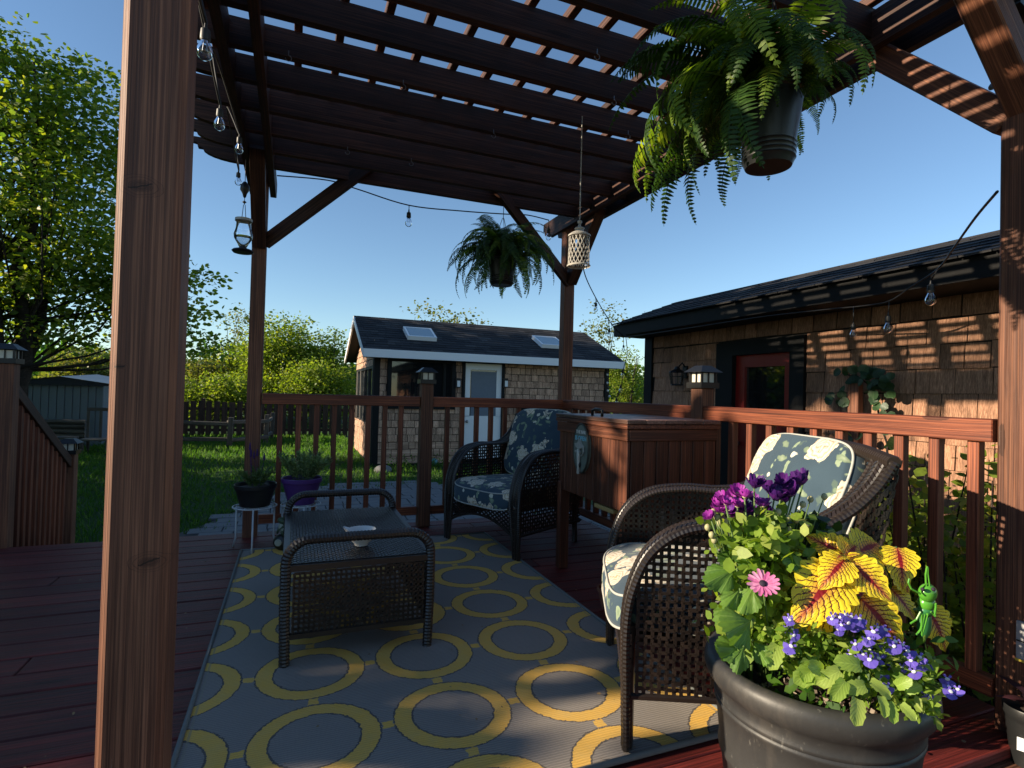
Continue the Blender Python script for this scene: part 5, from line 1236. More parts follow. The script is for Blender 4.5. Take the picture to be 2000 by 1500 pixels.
def coleusmat():
    s = NT('coleus_leaf'); uv = s.n('UVMap'); sx = s.n('SeparateXYZ'); s.l(uv.outputs[0], sx.inputs[0])
    a = s.math('ABSOLUTE', s.math('SUBTRACT', s.math('MULTIPLY', sx.outputs[0], 2), 1)); t = sx.outputs[1]
    nz = s.noise(uv.outputs[0], 9, 3, .6); wob = s.math('MULTIPLY', s.math('SUBTRACT', nz, .5), .22)
    ph = s.math('ADD', s.math('SUBTRACT', t, s.math('MULTIPLY', a, .30)), s.math('MULTIPLY', wob, .35))
    v1 = s.math('ABSOLUTE', s.math('SINE', s.math('MULTIPLY', ph, 34)))          # side veins
    vein = s.math('LESS_THAN', v1, s.math('SUBTRACT', .40, s.math('MULTIPLY', a, .22)))
    ph2 = s.math('ADD', s.math('MULTIPLY', a, 26), s.math('MULTIPLY', nz, 9)); v2 = s.math('LESS_THAN', s.math('ABSOLUTE', s.math('SINE', ph2)), .22)
    net = s.math('MAXIMUM', vein, s.math('MULTIPLY', v2, s.math('LESS_THAN', a, .62)))
    net = s.math('MULTIPLY', net, s.math('LESS_THAN', s.math('ADD', a, wob), .90))
    core = s.math('LESS_THAN', s.math('ADD', s.math('MULTIPLY', a, 1.3), s.math('MULTIPLY', s.math('ABSOLUTE', s.math('SUBTRACT', t, .40)), .38)), .17)
    mid = s.ramp(s.math('ADD', a, wob), [(.08, (.60, .20, .05)), (.26, (.80, .46, .05)), (.44, (.86, .68, .03))])
    col = s.mix(net, mid, (.12, .018, .010)); col = s.mix(core, col, (.24, .010, .012))
    p = s.n('BsdfPrincipled'); s.l(col, p.inputs['Base Color']); p.inputs['Roughness'].default_value = .42; s.l(s.bump(s.math('MULTIPLY', v1, .6), .6, .002), p.inputs['Normal'])
    tr = s.n('BsdfTranslucent'); s.l(s.mix(1, col, (1.2, 1.0, .5), 'MULTIPLY'), tr.inputs[0]); mx = s.n('MixShader'); mx.inputs[0].default_value = .35
    s.l(p.outputs[0], mx.inputs[1]); s.l(tr.outputs[0], mx.inputs[2]); s.l(mx.outputs[0], s.out.inputs[0]); return s.m
def veinleaf(name, c1, c2, trans=.4):
    s = NT(name); uv = s.n('UVMap'); sx = s.n('SeparateXYZ'); s.l(uv.outputs[0], sx.inputs[0]); oi = s.n('ObjectInfo')
    a = s.math('ABSOLUTE', s.math('SUBTRACT', s.math('MULTIPLY', sx.outputs[0], 2), 1))
    v1 = s.math('ABSOLUTE', s.math('SINE', s.math('MULTIPLY', s.math('SUBTRACT', sx.outputs[1], s.math('MULTIPLY', a, .5)), 17)))
    vein = s.math('MAXIMUM', s.math('LESS_THAN', v1, .10), s.math('LESS_THAN', a, .05))
    col = s.mix(oi.outputs['Random'], c1, c2); col = s.mix(s.math('MULTIPLY', vein, .25), col, tuple(min(1, x*1.8+.03) for x in c2))
    p = s.n('BsdfPrincipled'); s.l(col, p.inputs['Base Color']); p.inputs['Roughness'].default_value = .45; s.l(s.bump(v1, .15, .002), p.inputs['Normal'])
    tr = s.n('BsdfTranslucent'); s.l(s.mix(1, col, (1.6, 1.6, .6), 'MULTIPLY'), tr.inputs[0]); mx = s.n('MixShader'); mx.inputs[0].default_value = trans
    s.l(p.outputs[0], mx.inputs[1]); s.l(tr.outputs[0], mx.inputs[2]); s.l(mx.outputs[0], s.out.inputs[0]); return s.m
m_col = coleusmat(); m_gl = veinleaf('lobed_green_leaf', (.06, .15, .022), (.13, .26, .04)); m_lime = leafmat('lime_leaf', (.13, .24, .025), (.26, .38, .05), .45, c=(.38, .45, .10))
m_stem = plain('green_stem', (.10, .18, .04), .6)
def petalmat(name, a, b, tr=.3):
    s = NT(name); tc = s.n('TexCoord'); ge = s.n('NewGeometry'); col = s.mix(ge.outputs['Random Per Island'], a, b)
    p = s.n('BsdfPrincipled'); s.l(col, p.inputs['Base Color']); p.inputs['Roughness'].default_value = .55
    t = s.n('BsdfTranslucent'); s.l(col, t.inputs[0]); mx = s.n('MixShader'); mx.inputs[0].default_value = tr
    s.l(p.outputs[0], mx.inputs[1]); s.l(t.outputs[0], mx.inputs[2]); s.l(mx.outputs[0], s.out.inputs[0]); return s.m
m_vio = petalmat('violet_petal', (.10, .012, .22), (.22, .02, .30)); m_mag = petalmat('magenta_petal', (.28, .02, .30), (.42, .05, .42)); m_dkvio = petalmat('dark_violet_petal', (.035, .006, .11), (.09, .01, .16))
m_pink = petalmat('pink_petal', (.62, .12, .34), (.80, .36, .58)); m_lob = petalmat('lobelia_petal', (.10, .06, .46), (.20, .14, .62)); m_wht = petalmat('petal_white', (.75, .75, .80), (.85, .85, .85)); m_eye = plain('flower_eye', (.02, .01, .03), .8); m_bud = plain('pale_bud', (.45, .42, .22), .6)
def lobemat():
    s = NT('lobed_leaf'); uv = s.n('UVMap'); sx = s.n('SeparateXYZ'); s.l(uv.outputs[0], sx.inputs[0]); oi = s.n('ObjectInfo')
    va = s.math('ABSOLUTE', s.math('SINE', s.math('MULTIPLY', s.math('SUBTRACT', sx.outputs[0], .5), math.pi*5)))
    vein = s.math('LESS_THAN', va, s.math('SUBTRACT', .13, s.math('MULTIPLY', sx.outputs[1], .08))); tc = s.n('TexCoord'); n_ = s.noise(tc.outputs['Object'], 5, 4)
    col = s.mix(oi.outputs['Random'], (.07, .17, .022), (.17, .31, .045)); col = s.mix(s.math('MULTIPLY', n_, .5), col, (.05, .11, .015)); col = s.mix(s.math('MULTIPLY', vein, .5), col, (.26, .38, .10))
    p = s.n('BsdfPrincipled'); s.l(col, p.inputs['Base Color']); p.inputs['Roughness'].default_value = .5; s.l(s.bump(s.math('ADD', s.math('MULTIPLY', va, .5), n_), .5, .003), p.inputs['Normal'])
    tr = s.n('BsdfTranslucent'); s.l(s.mix(1, col, (1.6, 1.6, .6), 'MULTIPLY'), tr.inputs[0]); mx = s.n('MixShader'); mx.inputs[0].default_value = .4
    s.l(p.outputs[0], mx.inputs[1]); s.l(tr.outputs[0], mx.inputs[2]); s.l(mx.outputs[0], s.out.inputs[0]); return s.m
m_lobe = lobemat()
def coleus_prof(t): return .42*(math.sin(math.pi*min(1, t*.93+.07)**.72))**.85
# ------------------------------------------------------------------ the big planter
PXc, PYc, PZr = .985, .805, .482; PRr = .232
bp = thing('patio_planter', 'large dark grey round plastic planter at the front right, full of flowers', 'planter', (PXc, PYc, -.038))
_s = NT('charcoal_plastic'); _co = _s.objco(1); _n = _s.noise(_co, 9, 5, .65); _c = _s.mix(_n, (.024, .024, .026), (.050, .049, .048))
_sp = _s.noise(_s.map(_co, (1, 1, .35)), 70, 3, .7); _c = _s.mix(_s.ramp(_sp, [(.64, (0,)), (.72, (.5,))]), _c, (.20, .19, .17)); _d = _s.noise(_s.map(_co, (1, 1, .25)), 14, 5, .7); _c = _s.mix(_s.ramp(_d, [(.52, (0,)), (.75, (.35,))]), _c, (.14, .12, .10))
_s.pbr(_c, _s.math('ADD', _s.math('MULTIPLY', _n, .3), .32), bump=_s.bump(_s.noise(_co, 120, 3), .15, .002), spec=.4); m_pot = _s.m
mb = MB(); h = PZr+.038
prof = [(0, 0), (.158, 0), (.163, .01), (.184, .18), (.203, .315), (.2085, .322), (.2105, .331), (.207, .339), (.214, .395), (.218, .420), (.2215, .424), (.2215, .428), (.2185, .431), (.2215, .435), (.2215, .439), (.219, .443), (.221, .460), (.232, .468), (.2425, .480), (.2465, .494), (.2445, .507), (.237, .516), (.226, h), (.216, h-.003), (.210, h-.014), (.202, h-.05), (.190, h-.09), (.17, .3)]
prof = [(a*.835, b) for a, b in prof]
mb.lathe(prof, 72, (PXc, PYc, -.038)); obj('body', mb, m_pot, bp, smooth=True, angle=50)
so_ = MB(); rq = random.Random(4); NS = 26
for j in range(NS+1):
    for i in range(NS+1):
        x, y = -1+2*i/NS, -1+2*j/NS; k = math.sqrt(max(1e-9, 1)); xx = x*math.sqrt(1-y*y/2)*.166; yy = y*math.sqrt(1-x*x/2)*.166
        so_.v.append((PXc+xx, PYc+yy, PZr-.045+.012*mnoise.noise(Vector((xx*30, yy*30, 1)))+rq.uniform(-.003, .004)))
so_.f = [(j*(NS+1)+i, j*(NS+1)+i+1, (j+1)*(NS+1)+i+1, (j+1)*(NS+1)+i) for j in range(NS) for i in range(NS)]
obj('soil', so_, m_soil, bp)
rg = np.random.default_rng(12); N = 420; aa = rg.random(N)*6.28; ra = .158*np.sqrt(rg.random(N))
ck = scatter('soil_bits', [(-.5, -.5, 0), (.5, -.5, 0), (.4, .5, .3), (-.5, .4, .1)], [(0, 1, 2, 3)], np.stack([PXc+ra*np.cos(aa), PYc+ra*np.sin(aa), np.full(N, PZr-.038)+rg.random(N)*.006], 1), rg.normal(size=(N, 3)), .009*(.4+rg.random(N)), plain('bark_chip', (.16, .09, .055), .9, var=.7, sc=80, c2=(.42, .34, .26)), rg)
tag(obj('soil_bits', ck, ck.materials[0], bp), kind='stuff')
TOV = -FW
# coleus
cl = thing('coleus_plant', 'yellow and red veined coleus in the middle of the big planter', 'coleus', (PXc+.06, PYc+.05, PZr-.03))
cm = [leafmesh('leaf', leaf_grid(coleus_prof, 20, 10, .10, .22+.1*k, .012, seed=k, cup=.12, scal=.10, scn=15), m_col) for k in range(4)]
node = PD(1650, 1088, 1.02)
CL = [(1648, 1083, 1.03, 1577, 1042, 1.06, (-.3, 0, .6)), (1652, 1088, 1.01, 1690, 1052, 1.05, (0, 0, .5)), (1650, 1092, 1.0, 1614, 1134, .96, (-.3, 0, .7)), (1632, 1118, 1.0, 1580, 1194, .93, (-.35, 0, .5)),
      (1662, 1100, 1.0, 1748, 1170, .95, (-.2, 0, .6)), (1676, 1078, 1.04, 1738, 1050, 1.08, (-.1, 0, .6)), (1752, 1070, 1.05, 1773, 1130, .99, (-.3, 0, .4)), (1680, 1168, 1.0, 1776, 1258, .94, (-.3, 0, .5)),
      (1640, 1180, 1.02, 1532, 1206, .99, (0, 0, 1)), (1812, 1190, 1.08, 1867, 1274, 1.05, (0, 0, .5)), (1690, 1150, 1.06, 1640, 1210, 1.0, (.2, 0, .7)), (1745, 1110, 1.1, 1800, 1160, 1.08, (.1, 0, .6)),
      (1740, 1150, 1.1, 1800, 1210, 1.07, (.2, .2, .6)), (1660, 1140, 1.08, 1700, 1200, 1.02, (.2, 0, .7)), (1600, 1110, 1.1, 1555, 1160, 1.08, (-.2, .1, .6)), (1700, 1100, 1.12, 1745, 1120, 1.1, (0, 0, 1))]
stemm = MB()
for k, (a, b, f, c, d, g_, nn) in enumerate(CL):
    B, T = PD(a, b, f), PD(c, d, g_)
    place_leaf('leaf', cm[k % 4], B, T, TOV*.8+Vector(nn)*.9, cl, 1.0 if k not in (8,) else .8)
    cen = Vector((PXc+.07, PYc+.06, max(PZr, B.z-.06))); stemm.tube([cen, cen.lerp(B, .6)+Vector((0, 0, .005)), B], .0028, 5)
stemm.tube([(PXc+.07, PYc+.06, PZr-.04), (PXc+.07, PYc+.055, PZr+.1), tuple(node)], [.006, .005, .004], 7); obj('stem', stemm, m_stem, cl, smooth=True)
for k in range(5): 
    q = node+Vector((rnd.uniform(-.01, .01), rnd.uniform(-.01, .01), .004)); place_leaf('leaf', cm[k % 4], q, q+Vector((rnd.uniform(-.03, .03), rnd.uniform(-.02, .02), .012)), (0, -.4, 1), cl)
# daisies with lobed leaves
dz = thing('daisy_plant', 'tall plant with purple daisies and lobed green leaves on the left of the big planter', 'flowering plant', (PXc-.1, PYc+.05, PZr-.03))
def lobedleaf(seed):
    rq = random.Random(seed); V = [(0, .08, 0)]; UV = [(.5, 0)]; n = 60; F = []
    for ring in (.35, .7, 1.0):
        for k in range(n+1):
            a = -2.55+5.1*k/n; lobe = .84+.16*abs(math.cos(a*2.05+.0))**.7; tooth = 1+.055*math.sin(a*19+seed); r = .50*(lobe*tooth if ring == 1 else (lobe if ring > .5 else 1))*ring*(1-.16*abs(a)/2.55)
            x, y = math.sin(a)*r*1.05, .40+math.cos(a)*r*.98-.32*(1-ring)*0; y = .08+(y-.08) if ring == 1 else .08+(.40+math.cos(a)*r-.08)*(ring**.5 if ring < 1 else 1)
            z = .05*math.cos(a*4.1)*ring**2 - .16*ring*ring*rq.uniform(.9, 1.1) + .02*rq.uniform(-1, 1)*ring
            V.append((x, y, z)); UV.append((k/n, ring))
    for k in range(n): F.append((0, 1+k, 2+k, 2+k))
    for q in range(2):
        for k in range(n): a = 1+q*(n+1)+k; F.append((a, a+n+1, a+n+2, a+1))
    tri = [f for f in F if len(set(f)) == 3]; me = bpy.data.meshes.new('leaf'); me.from_pydata(V, [], [f[:3] if len(set(f)) == 3 else f for f in F])
    me.polygons.foreach_set('use_smooth', [True]*len(me.polygons)); l = me.uv_layers.new(name='UVMap')
    for lp in me.loops: l.data[lp.index].uv = UV[lp.vertex_index]
    me.materials.append(m_lobe); me.update(); return me
lm = [lobedleaf(k+9) for k in range(4)]
lp_ = [(1440, 1110, 1.02, 1372, 1140, .99), (1475, 1140, 1.0, 1440, 1200, .97), (1445, 1150, 1.0, 1415, 1195, .97), (1480, 1110, 1.03, 1432, 1060, 1.04), (1570, 1095, 1.02, 1525, 1085, 1.0), (1575, 1095, 1.02, 1598, 1070, 1.03),
       (1440, 1100, 1.05, 1400, 1080, 1.04), (1490, 1060, 1.1, 1440, 1025, 1.1), (1500, 1080, 1.1, 1560, 1045, 1.12), (1530, 1100, 1.1, 1580, 1060, 1.12), (1470, 1210, .96, 1420, 1240, .9), (1452, 1268, .93, 1402, 1262, .90),
       (1452, 1262, .92, 1440, 1322, .89), (1500, 1180, 1.05, 1540, 1220, 1.0), (1440, 1180, 1.05, 1400, 1230, 1.02), (1490, 1130, 1.12, 1530, 1160, 1.08), (1420, 1130, 1.06, 1385, 1105, 1.06), (1500, 1040, 1.12, 1530, 1000, 1.14),
       (1560, 1030, 1.14, 1600, 1010, 1.16), (1550, 1060, 1.14, 1610, 1050, 1.16), (1460, 1090, 1.08, 1420, 1040, 1.1), (1600, 1040, 1.15, 1640, 1030, 1.17), (1470, 1250, .95, 1500, 1300, .9), (1430, 1290, .95, 1405, 1240, .95)]
st = MB(); cen = Vector((PXc-.10, PYc+.06, PZr-.04))
for k, (a, b, f, c, d, g_) in enumerate(lp_):
    B, T = PD(a, b, f), PD(c, d, g_); place_leaf('leaf', lm[k % 4], B, T, TOV*.6+Vector((rnd.uniform(-.7, .5), rnd.uniform(-.3, .3), rnd.uniform(.3, 1.1))), dz, .72+rnd.uniform(-.1, .15))
    st.tube([cen+Vector((rnd.uniform(-.04, .04), rnd.uniform(-.03, .03), 0)), cen.lerp(B, .55)+Vector((0, 0, .03)), B], [.004, .003, .002], 5)
def daisy(r, n, w, lift, mat, jit=.15, layers=1, seed=0):
    mb = MB(); rq = random.Random(seed)
    for L_ in range(layers):
        for k in range(n):
            a = 2*math.pi*(k+.5*L_)/n+rq.uniform(-jit, jit); rr = r*(1-.18*L_)*rq.uniform(.88, 1.05); u = Vector((math.cos(a), math.sin(a), 0)); v = Vector((-u.y, u.x, 0)); li = lift*(1+.6*L_)+rq.uniform(-.1, .1)
            P = [u*r*.15-v*w*.3, u*r*.15+v*w*.3, u*rr*.6+v*w+Vector((0, 0, li*r*.5)), u*rr*.95+v*w*.6+Vector((0, 0, li*r)), u*rr+Vector((0, 0, li*r*1.02)), u*rr*.95-v*w*.6+Vector((0, 0, li*r)), u*rr*.6-v*w+Vector((0, 0, li*r*.5)), u*rr*.6+Vector((0, 0, li*r*.5-w*.3))]
            mb.add(P, [(0, 1, 2, 7), (0, 7, 6), (7, 2, 3, 4), (7, 4, 5, 6)])
    return mb
def flower(pos, nrm, mats, parent, stemfrom, key, eye=.22, s=1.0):
    me, em = mats; z = Vector(nrm).normalized(); x = z.orthogonal().normalized(); x = Matrix.Rotation(rnd.uniform(0, 6.28), 3, z) @ x; m = Matrix((x*s, z.cross(x)*s, z*s)).transposed().to_4x4(); m.translation = pos
    o = bpy.data.objects.new('flower', me); link(o, parent, m); e = bpy.data.objects.new('flower_centre', em); link(e, o, m); return o
def ball_me(r, mat, sc=(1, 1, .5)): q = MB(); q.ball((0, 0, .001), r, 8, 5, sc); return mesh('flower_centre', q, mat, True)
FM = {'v': [mesh('flower', daisy(.021, 11, .0052, .55, m_vio, seed=k, layers=2), m_vio) for k in range(3)], 'm': [mesh('flower', daisy(.019, 11, .005, .6, m_mag, seed=k+3, layers=2), m_mag) for k in range(3)], 'd': [mesh('flower', daisy(.022, 12, .0058, .75, m_dkvio, seed=k+5, layers=2), m_dkvio) for k in range(3)]}
ce = ball_me(.006, m_bud); ced = ball_me(.006, m_eye)
fl = [(1473, 952, 'd'), (1502, 962, 'd'), (1528, 945, 'd'), (1558, 950, 'd'), (1545, 968, 'd'), (1535, 978, 'd'), (1512, 975, 'd'), (1470, 978, 'v'), (1490, 990, 'v'), (1454, 972, 'm'), (1430, 972, 'm'), (1412, 975, 'm'), (1400, 988, 'm'), (1388, 1012, 'm'), (1405, 1000, 'm'), (1440, 990, 'm'), (1455, 998, 'v'), (1470, 1008, 'v'), (1440, 1010, 'm'), (1485, 1010, 'v'), (1460, 1022, 'v'), (1425, 1000, 'v'), (1450, 985, 'v'), (1480, 1025, 'd'), (1417, 985, 'm'), (1498, 1005, 'v'), (1440, 965, 'm'), (1570, 938, 'd')]
for k, (a, b, q) in enumerate(fl):
    P = PD(a, b, 1.05+rnd.uniform(-.03, .06)); up_ = Vector((rnd.uniform(-.8, .3), rnd.uniform(-.7, .2), 1))
    flower(P, up_, (FM[q][k % 3], ced if q == 'd' else ce), dz, None, k, s=rnd.uniform(.65, .95))
    st.tube([cen+Vector((rnd.uniform(-.03, .03), 0, .02)), cen.lerp(P, .6)+Vector((rnd.uniform(-.01, .01), 0, .02)), P], [.003, .0022, .0016], 5)
bd = MB()
for (a, b) in ((1382, 1030), (1390, 1045), (1405, 1022), (1400, 1010), (1393, 1000), (1420, 1020), (1538, 1012), (1575, 1025), (1540, 1035), (1555, 1015), (1583, 975), (1568, 985), (1610, 970), (1395, 1055), (1450, 1030), (1520, 1000), (1530, 1050)):
    P = PD(a, b, 1.06+rnd.uniform(-.02, .03)); bq = MB(); bq.ball((0, 0, 0), .0058, 8, 6, (1, 1, 1.2)); obj('bud', bq, m_bud, dz, smooth=True, world=Matrix.Translation(P)); st.tube([cen.lerp(P, .5)+Vector((.01, 0, 0)), P], .0013, 4)
# fine inner foliage
rg = np.random.default_rng(31)
def cloud(name, N, cfun, size, mat, parent, ups=None, T=LEAF, spread=None):
    pos = np.array([cfun() for _ in range(N)]); d = rg.normal(size=(N, 3)); d[:, 2] += .3
    me = scatter(name, T, [tuple(range(len(T)))], pos, d, size*(.5+rg.random(N)), mat, rg, ups=ups if ups is not None else rg.normal(size=(N, 3))*.6+np.array([-.3, -.3, 1]))
    return tag(obj(name, me, mat, parent), kind='stuff')
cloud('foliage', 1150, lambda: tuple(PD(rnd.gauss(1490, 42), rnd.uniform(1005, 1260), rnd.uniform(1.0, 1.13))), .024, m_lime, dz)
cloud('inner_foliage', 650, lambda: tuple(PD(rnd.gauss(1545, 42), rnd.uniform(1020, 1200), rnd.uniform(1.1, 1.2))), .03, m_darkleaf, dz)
obj('stem', st, m_stem, dz, smooth=True)
pk_ = thing('pink_daisy', 'single pink daisy with a dark eye on the left side of the big planter', 'flower', tuple(PD(1490, 1170, .99)))
P = PD(1490, 1140, .97); n_ = (TOV*.55+Vector((-.15, 0, .75))).normalized()
x = n_.orthogonal().normalized(); m = Matrix((x, n_.cross(x), n_)).transposed().to_4x4(); m.translation = P
o = obj('petals', mesh('petals', daisy(.0275, 17, .0042, .10, m_pink, .06, seed=2), m_pink), m_pink, pk_, world=m)
obj('flower_centre', ball_me(.0068, m_eye), m_eye, pk_, world=m)
mb = MB(); mb.tube([P, P+Vector((.005, 0, -.03)), (PXc-.08, PYc+.02, PZr-.03)], .0018, 5); obj('stem', mb, m_stem, pk_)
# lobelia
lo = thing('lobelia_plant', 'trailing lobelia with small blue-violet flowers spilling over the planter rim', 'lobelia', (PXc+.03, PYc-.08, PZr-.03))
def lobflower(k):
    mb = MB(); rq = random.Random(k)
    for a, L_, w in ((-1.57, 1, .42), (-.75, .95, .40), (-2.4, .95, .40), (.9, .65, .16), (2.2, .65, .16)):
        r = .0135*L_; u = Vector((math.cos(a), math.sin(a), 0)); v = Vector((-u.y, u.x, 0)); w_ = .0135*w; z = rq.uniform(-.1, .15)*r
        mb.add([u*r*.05, u*r*.5+v*w_*.8, u*r*.9+v*w_+Vector((0, 0, z)), u*r+Vector((0, 0, z)), u*r*.9-v*w_+Vector((0, 0, z)), u*r*.5-v*w_*.8], [(0, 1, 2, 3), (0, 3, 4, 5)])
    return mesh('flower', mb, m_lob)
lfm = [lobflower(k) for k in range(4)]; le = ball_me(.0030, m_wht, (1.3, 1, .25))
LP = [(1542, 1212), (1552, 1240), (1546, 1262), (1538, 1228), (1640, 1205), (1655, 1215), (1668, 1222), (1680, 1208), (1650, 1200), (1662, 1203), (1625, 1208), (1705, 1232), (1712, 1225), (1672, 1258), (1660, 1275), (1685, 1278), (1700, 1290), (1715, 1285), (1750, 1252), (1745, 1262), (1775, 1270), (1780, 1290), (1790, 1300), (1800, 1302), (1812, 1298), (1760, 1305), (1720, 1320), (1718, 1328), (1850, 1325), (1855, 1340), (1858, 1352), (1815, 1362), (1808, 1358), (1740, 1300), (1730, 1262), (1765, 1258), (1690, 1248), (1642, 1222), (1795, 1285), (1785, 1312)]
sl_ = MB(); cl0 = Vector((PXc+.04, PYc-.02, PZr-.03))
LP = LP+[(a+rnd.uniform(-16, 16), b+rnd.uniform(-14, 14)) for a, b in LP if rnd.random() < .55]
for k, (a, b) in enumerate(LP):
    P = PD(a+rnd.uniform(-2, 2), b+rnd.uniform(-2, 2), .91+rnd.uniform(-.02, .03)+.0002*(1300-b)); zz = (TOV*.7+Vector((rnd.uniform(-.7, .2), 0, rnd.uniform(0, .6)))).normalized(); yv = (Vector((0, 0, 1))-zz*zz.z).normalized(); yv = Matrix.Rotation(rnd.uniform(-.7, .7), 3, zz) @ yv; xv = yv.cross(zz); s_ = rnd.uniform(.7, 1.0)
    m = Matrix((xv*s_, yv*s_, zz*s_)).transposed().to_4x4(); m.translation = P; f = bpy.data.objects.new('flower', lfm[k % 4]); link(f, lo, m); e = bpy.data.objects.new('flower_centre', le); link(e, f, m)
    sl_.tube([cl0.lerp(P, .3), cl0.lerp(P, .7)+Vector((0, 0, .015)), P], .0011, 4)
obj('stem', sl_, m_stem, lo)
SP = [(0, 0, 0), (.16, .35, .04), (.24, .7, .02), (.0, 1, -.08), (-.24, .7, .02), (-.16, .35, .04)]
def lobpos():
    while True:
        a, b = rnd.uniform(1505, 1830), rnd.uniform(1205, 1400)
        top = 1215+(a-1505)*.22; botm = 1300+(a-1505)*.36
        if top < b < botm: return tuple(PD(a, b, .90+.10*rnd.random()+.0004*(1330-b)))
cloud('foliage', 1700, lobpos, .017, m_lime, lo, T=SP)
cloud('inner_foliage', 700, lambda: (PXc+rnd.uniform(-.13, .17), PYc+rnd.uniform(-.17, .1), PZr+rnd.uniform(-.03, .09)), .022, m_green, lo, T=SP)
spoon = [leafmesh('leaf', leaf_grid(lambda t: .20+.10*math.sin(math.pi*t) if t < .97 else .02, 10, 6, .2, .3, .0, seed=k+30, cup=.2, scal=.12, scn=6), veinleaf('spoon_leaf', (.20, .33, .04), (.34, .44, .09))) for k in range(2)]
for (a, b, f, c, d, g_) in ((1675, 1365, .86, 1678, 1412, .83), (1640, 1310, .88, 1600, 1335, .87), (1650, 1330, .87, 1632, 1365, .85), (1700, 1330, .88, 1745, 1360, .86), (1735, 1370, .86, 1752, 1412, .84), (1760, 1375, .86, 1790, 1405, .84), (1600, 1300, .9, 1560, 1330, .88), (1610, 1310, .89, 1590, 1300, .87), (1520, 1260, .93, 1505, 1300, .9), (1720, 1360, .86, 1735, 1400, .84), (1690, 1340, .87, 1655, 1345, .86), (1580, 1290, .91, 1575, 1325, .88), (1770, 1350, .87, 1800, 1340, .86), (1680, 1300, .89, 1640, 1290, .88), (1750, 1340, .87, 1775, 1330, .85)):
    place_leaf('leaf', spoon[rnd.randrange(2)], PD(a, b, f), PD(c, d, g_), TOV*.7+Vector((rnd.uniform(-.4, .2), 0, .5)), lo)
# grasshopper ornament
gh_ = thing('grasshopper_ornament', 'bright green metal grasshopper stuck in the planter beside the coleus', 'garden ornament', tuple(PD(1808, 1250, 1.0)))
m_gh = plain('green_enamel', (.10, .36, .035), .25, var=.15, sc=20); m_gh2 = plain('dark_green_enamel', (.04, .22, .06), .3, var=.2)
G = lambda a, b, f=.985: PD(a, b, f)
mb = MB(); rz_ = Matrix.Rotation(.12, 3, 'Y')
mb.ball(G(1812, 1158), .0165, 16, 10, (1.05, .8, 1.0)); mb.ball(G(1810, 1178, .99), .0155, 16, 10, (1.05, .85, 1.0)); obj('head', mb, m_gh, gh_, smooth=True)
mb = MB(); mb.ball(G(1808, 1192, .99), .0145, 14, 9, (1, .85, .8)); mb.ball(G(1805, 1218, .995), .0145, 14, 10, (.95, .7, 2.0), rz_); obj('body', mb, m_gh2, gh_, smooth=True)
for q in ([(1816, 1148), (1812, 1120), (1812, 1108)], [(1809, 1148), (1808, 1122), (1811, 1106)]): mb = MB(); mb.tube([G(*p, .98) for p in q], .0016, 6); obj('antenna', mb, m_gh, gh_)
for q in ([(1798, 1160), (1780, 1150), (1774, 1138), (1776, 1130)], [(1825, 1200), (1828, 1185), (1827, 1180)], [(1798, 1195), (1790, 1210), (1778, 1218)], [(1806, 1200), (1798, 1230), (1790, 1240)], [(1800, 1200), (1800, 1240)], [(1812, 1198), (1806, 1222), (1800, 1242)], [(1818, 1195), (1826, 1205), (1828, 1178)]):
    mb = MB(); mb.tube([G(*p, .972) for p in q], .0017, 6); obj('leg', mb, m_gh, gh_)
mb = MB(); mb.tube([G(1806, 1235, .995), G(1806, 1300, 1.0)], .002, 6); obj('stake', mb, m_metal, gh_)
eye_ = MB(); 
for a in (1802, 1823): eye_.ball(G(a, 1151, .972), .0035, 8, 6)
obj('eyes', eye_, m_eye, gh_, smooth=True)
# ------------------------------------------------------------------ ferns
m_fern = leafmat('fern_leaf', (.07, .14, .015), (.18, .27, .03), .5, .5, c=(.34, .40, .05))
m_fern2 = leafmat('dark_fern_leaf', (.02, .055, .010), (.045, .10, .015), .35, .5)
def frond(seed, arch, n=42, mat=None):
    rq = random.Random(seed); V = []; F = []
    pts = []; p = Vector((0, 0, 0)); ang = arch[0]; curl_ = rq.uniform(-.35, .35)
    for k in range(n+1): pts.append(p.copy()); p = p+Vector((math.sin(curl_*k/n)*.8, math.cos(ang)*math.cos(curl_*k/n), math.sin(ang)))/n; ang += (arch[1]-arch[0])/n*(1.4 if k > n*.25 else .4)
    mb = MB(); mb.tube([tuple(q) for q in pts[::3]], [.006*(1-.8*i/(len(pts[::3]))) for i in range(len(pts[::3]))], 4, caps=False)
    for k in range(3, n):
        t = k/n; L_ = .098*math.sin(math.pi*min(1, (t*.93+.07))**.62)**.9+.008; tan = (pts[min(n, k+1)]-pts[k-1]).normalized(); nr = Vector((1, 0, 0)).cross(tan).normalized()
        for s_ in (-1, 1):
            L = L_*rq.uniform(.85, 1.1); d = (Vector((s_, 0, 0))*.95+tan*.22-nr*rq.uniform(.05, .3)*(1)).normalized(); w = tan*.0092
            b = pts[k]+tan*rq.uniform(-.003, .003); c = b+d*L*.5; e = b+d*L-nr*L*.15
            mb.add([b-w*.75, b+w*.75, c+w, c-w, e+w*.25, e-w*.15], [(0, 1, 2, 3), (3, 2, 4, 5)])
    return mesh('frond', mb, mat)
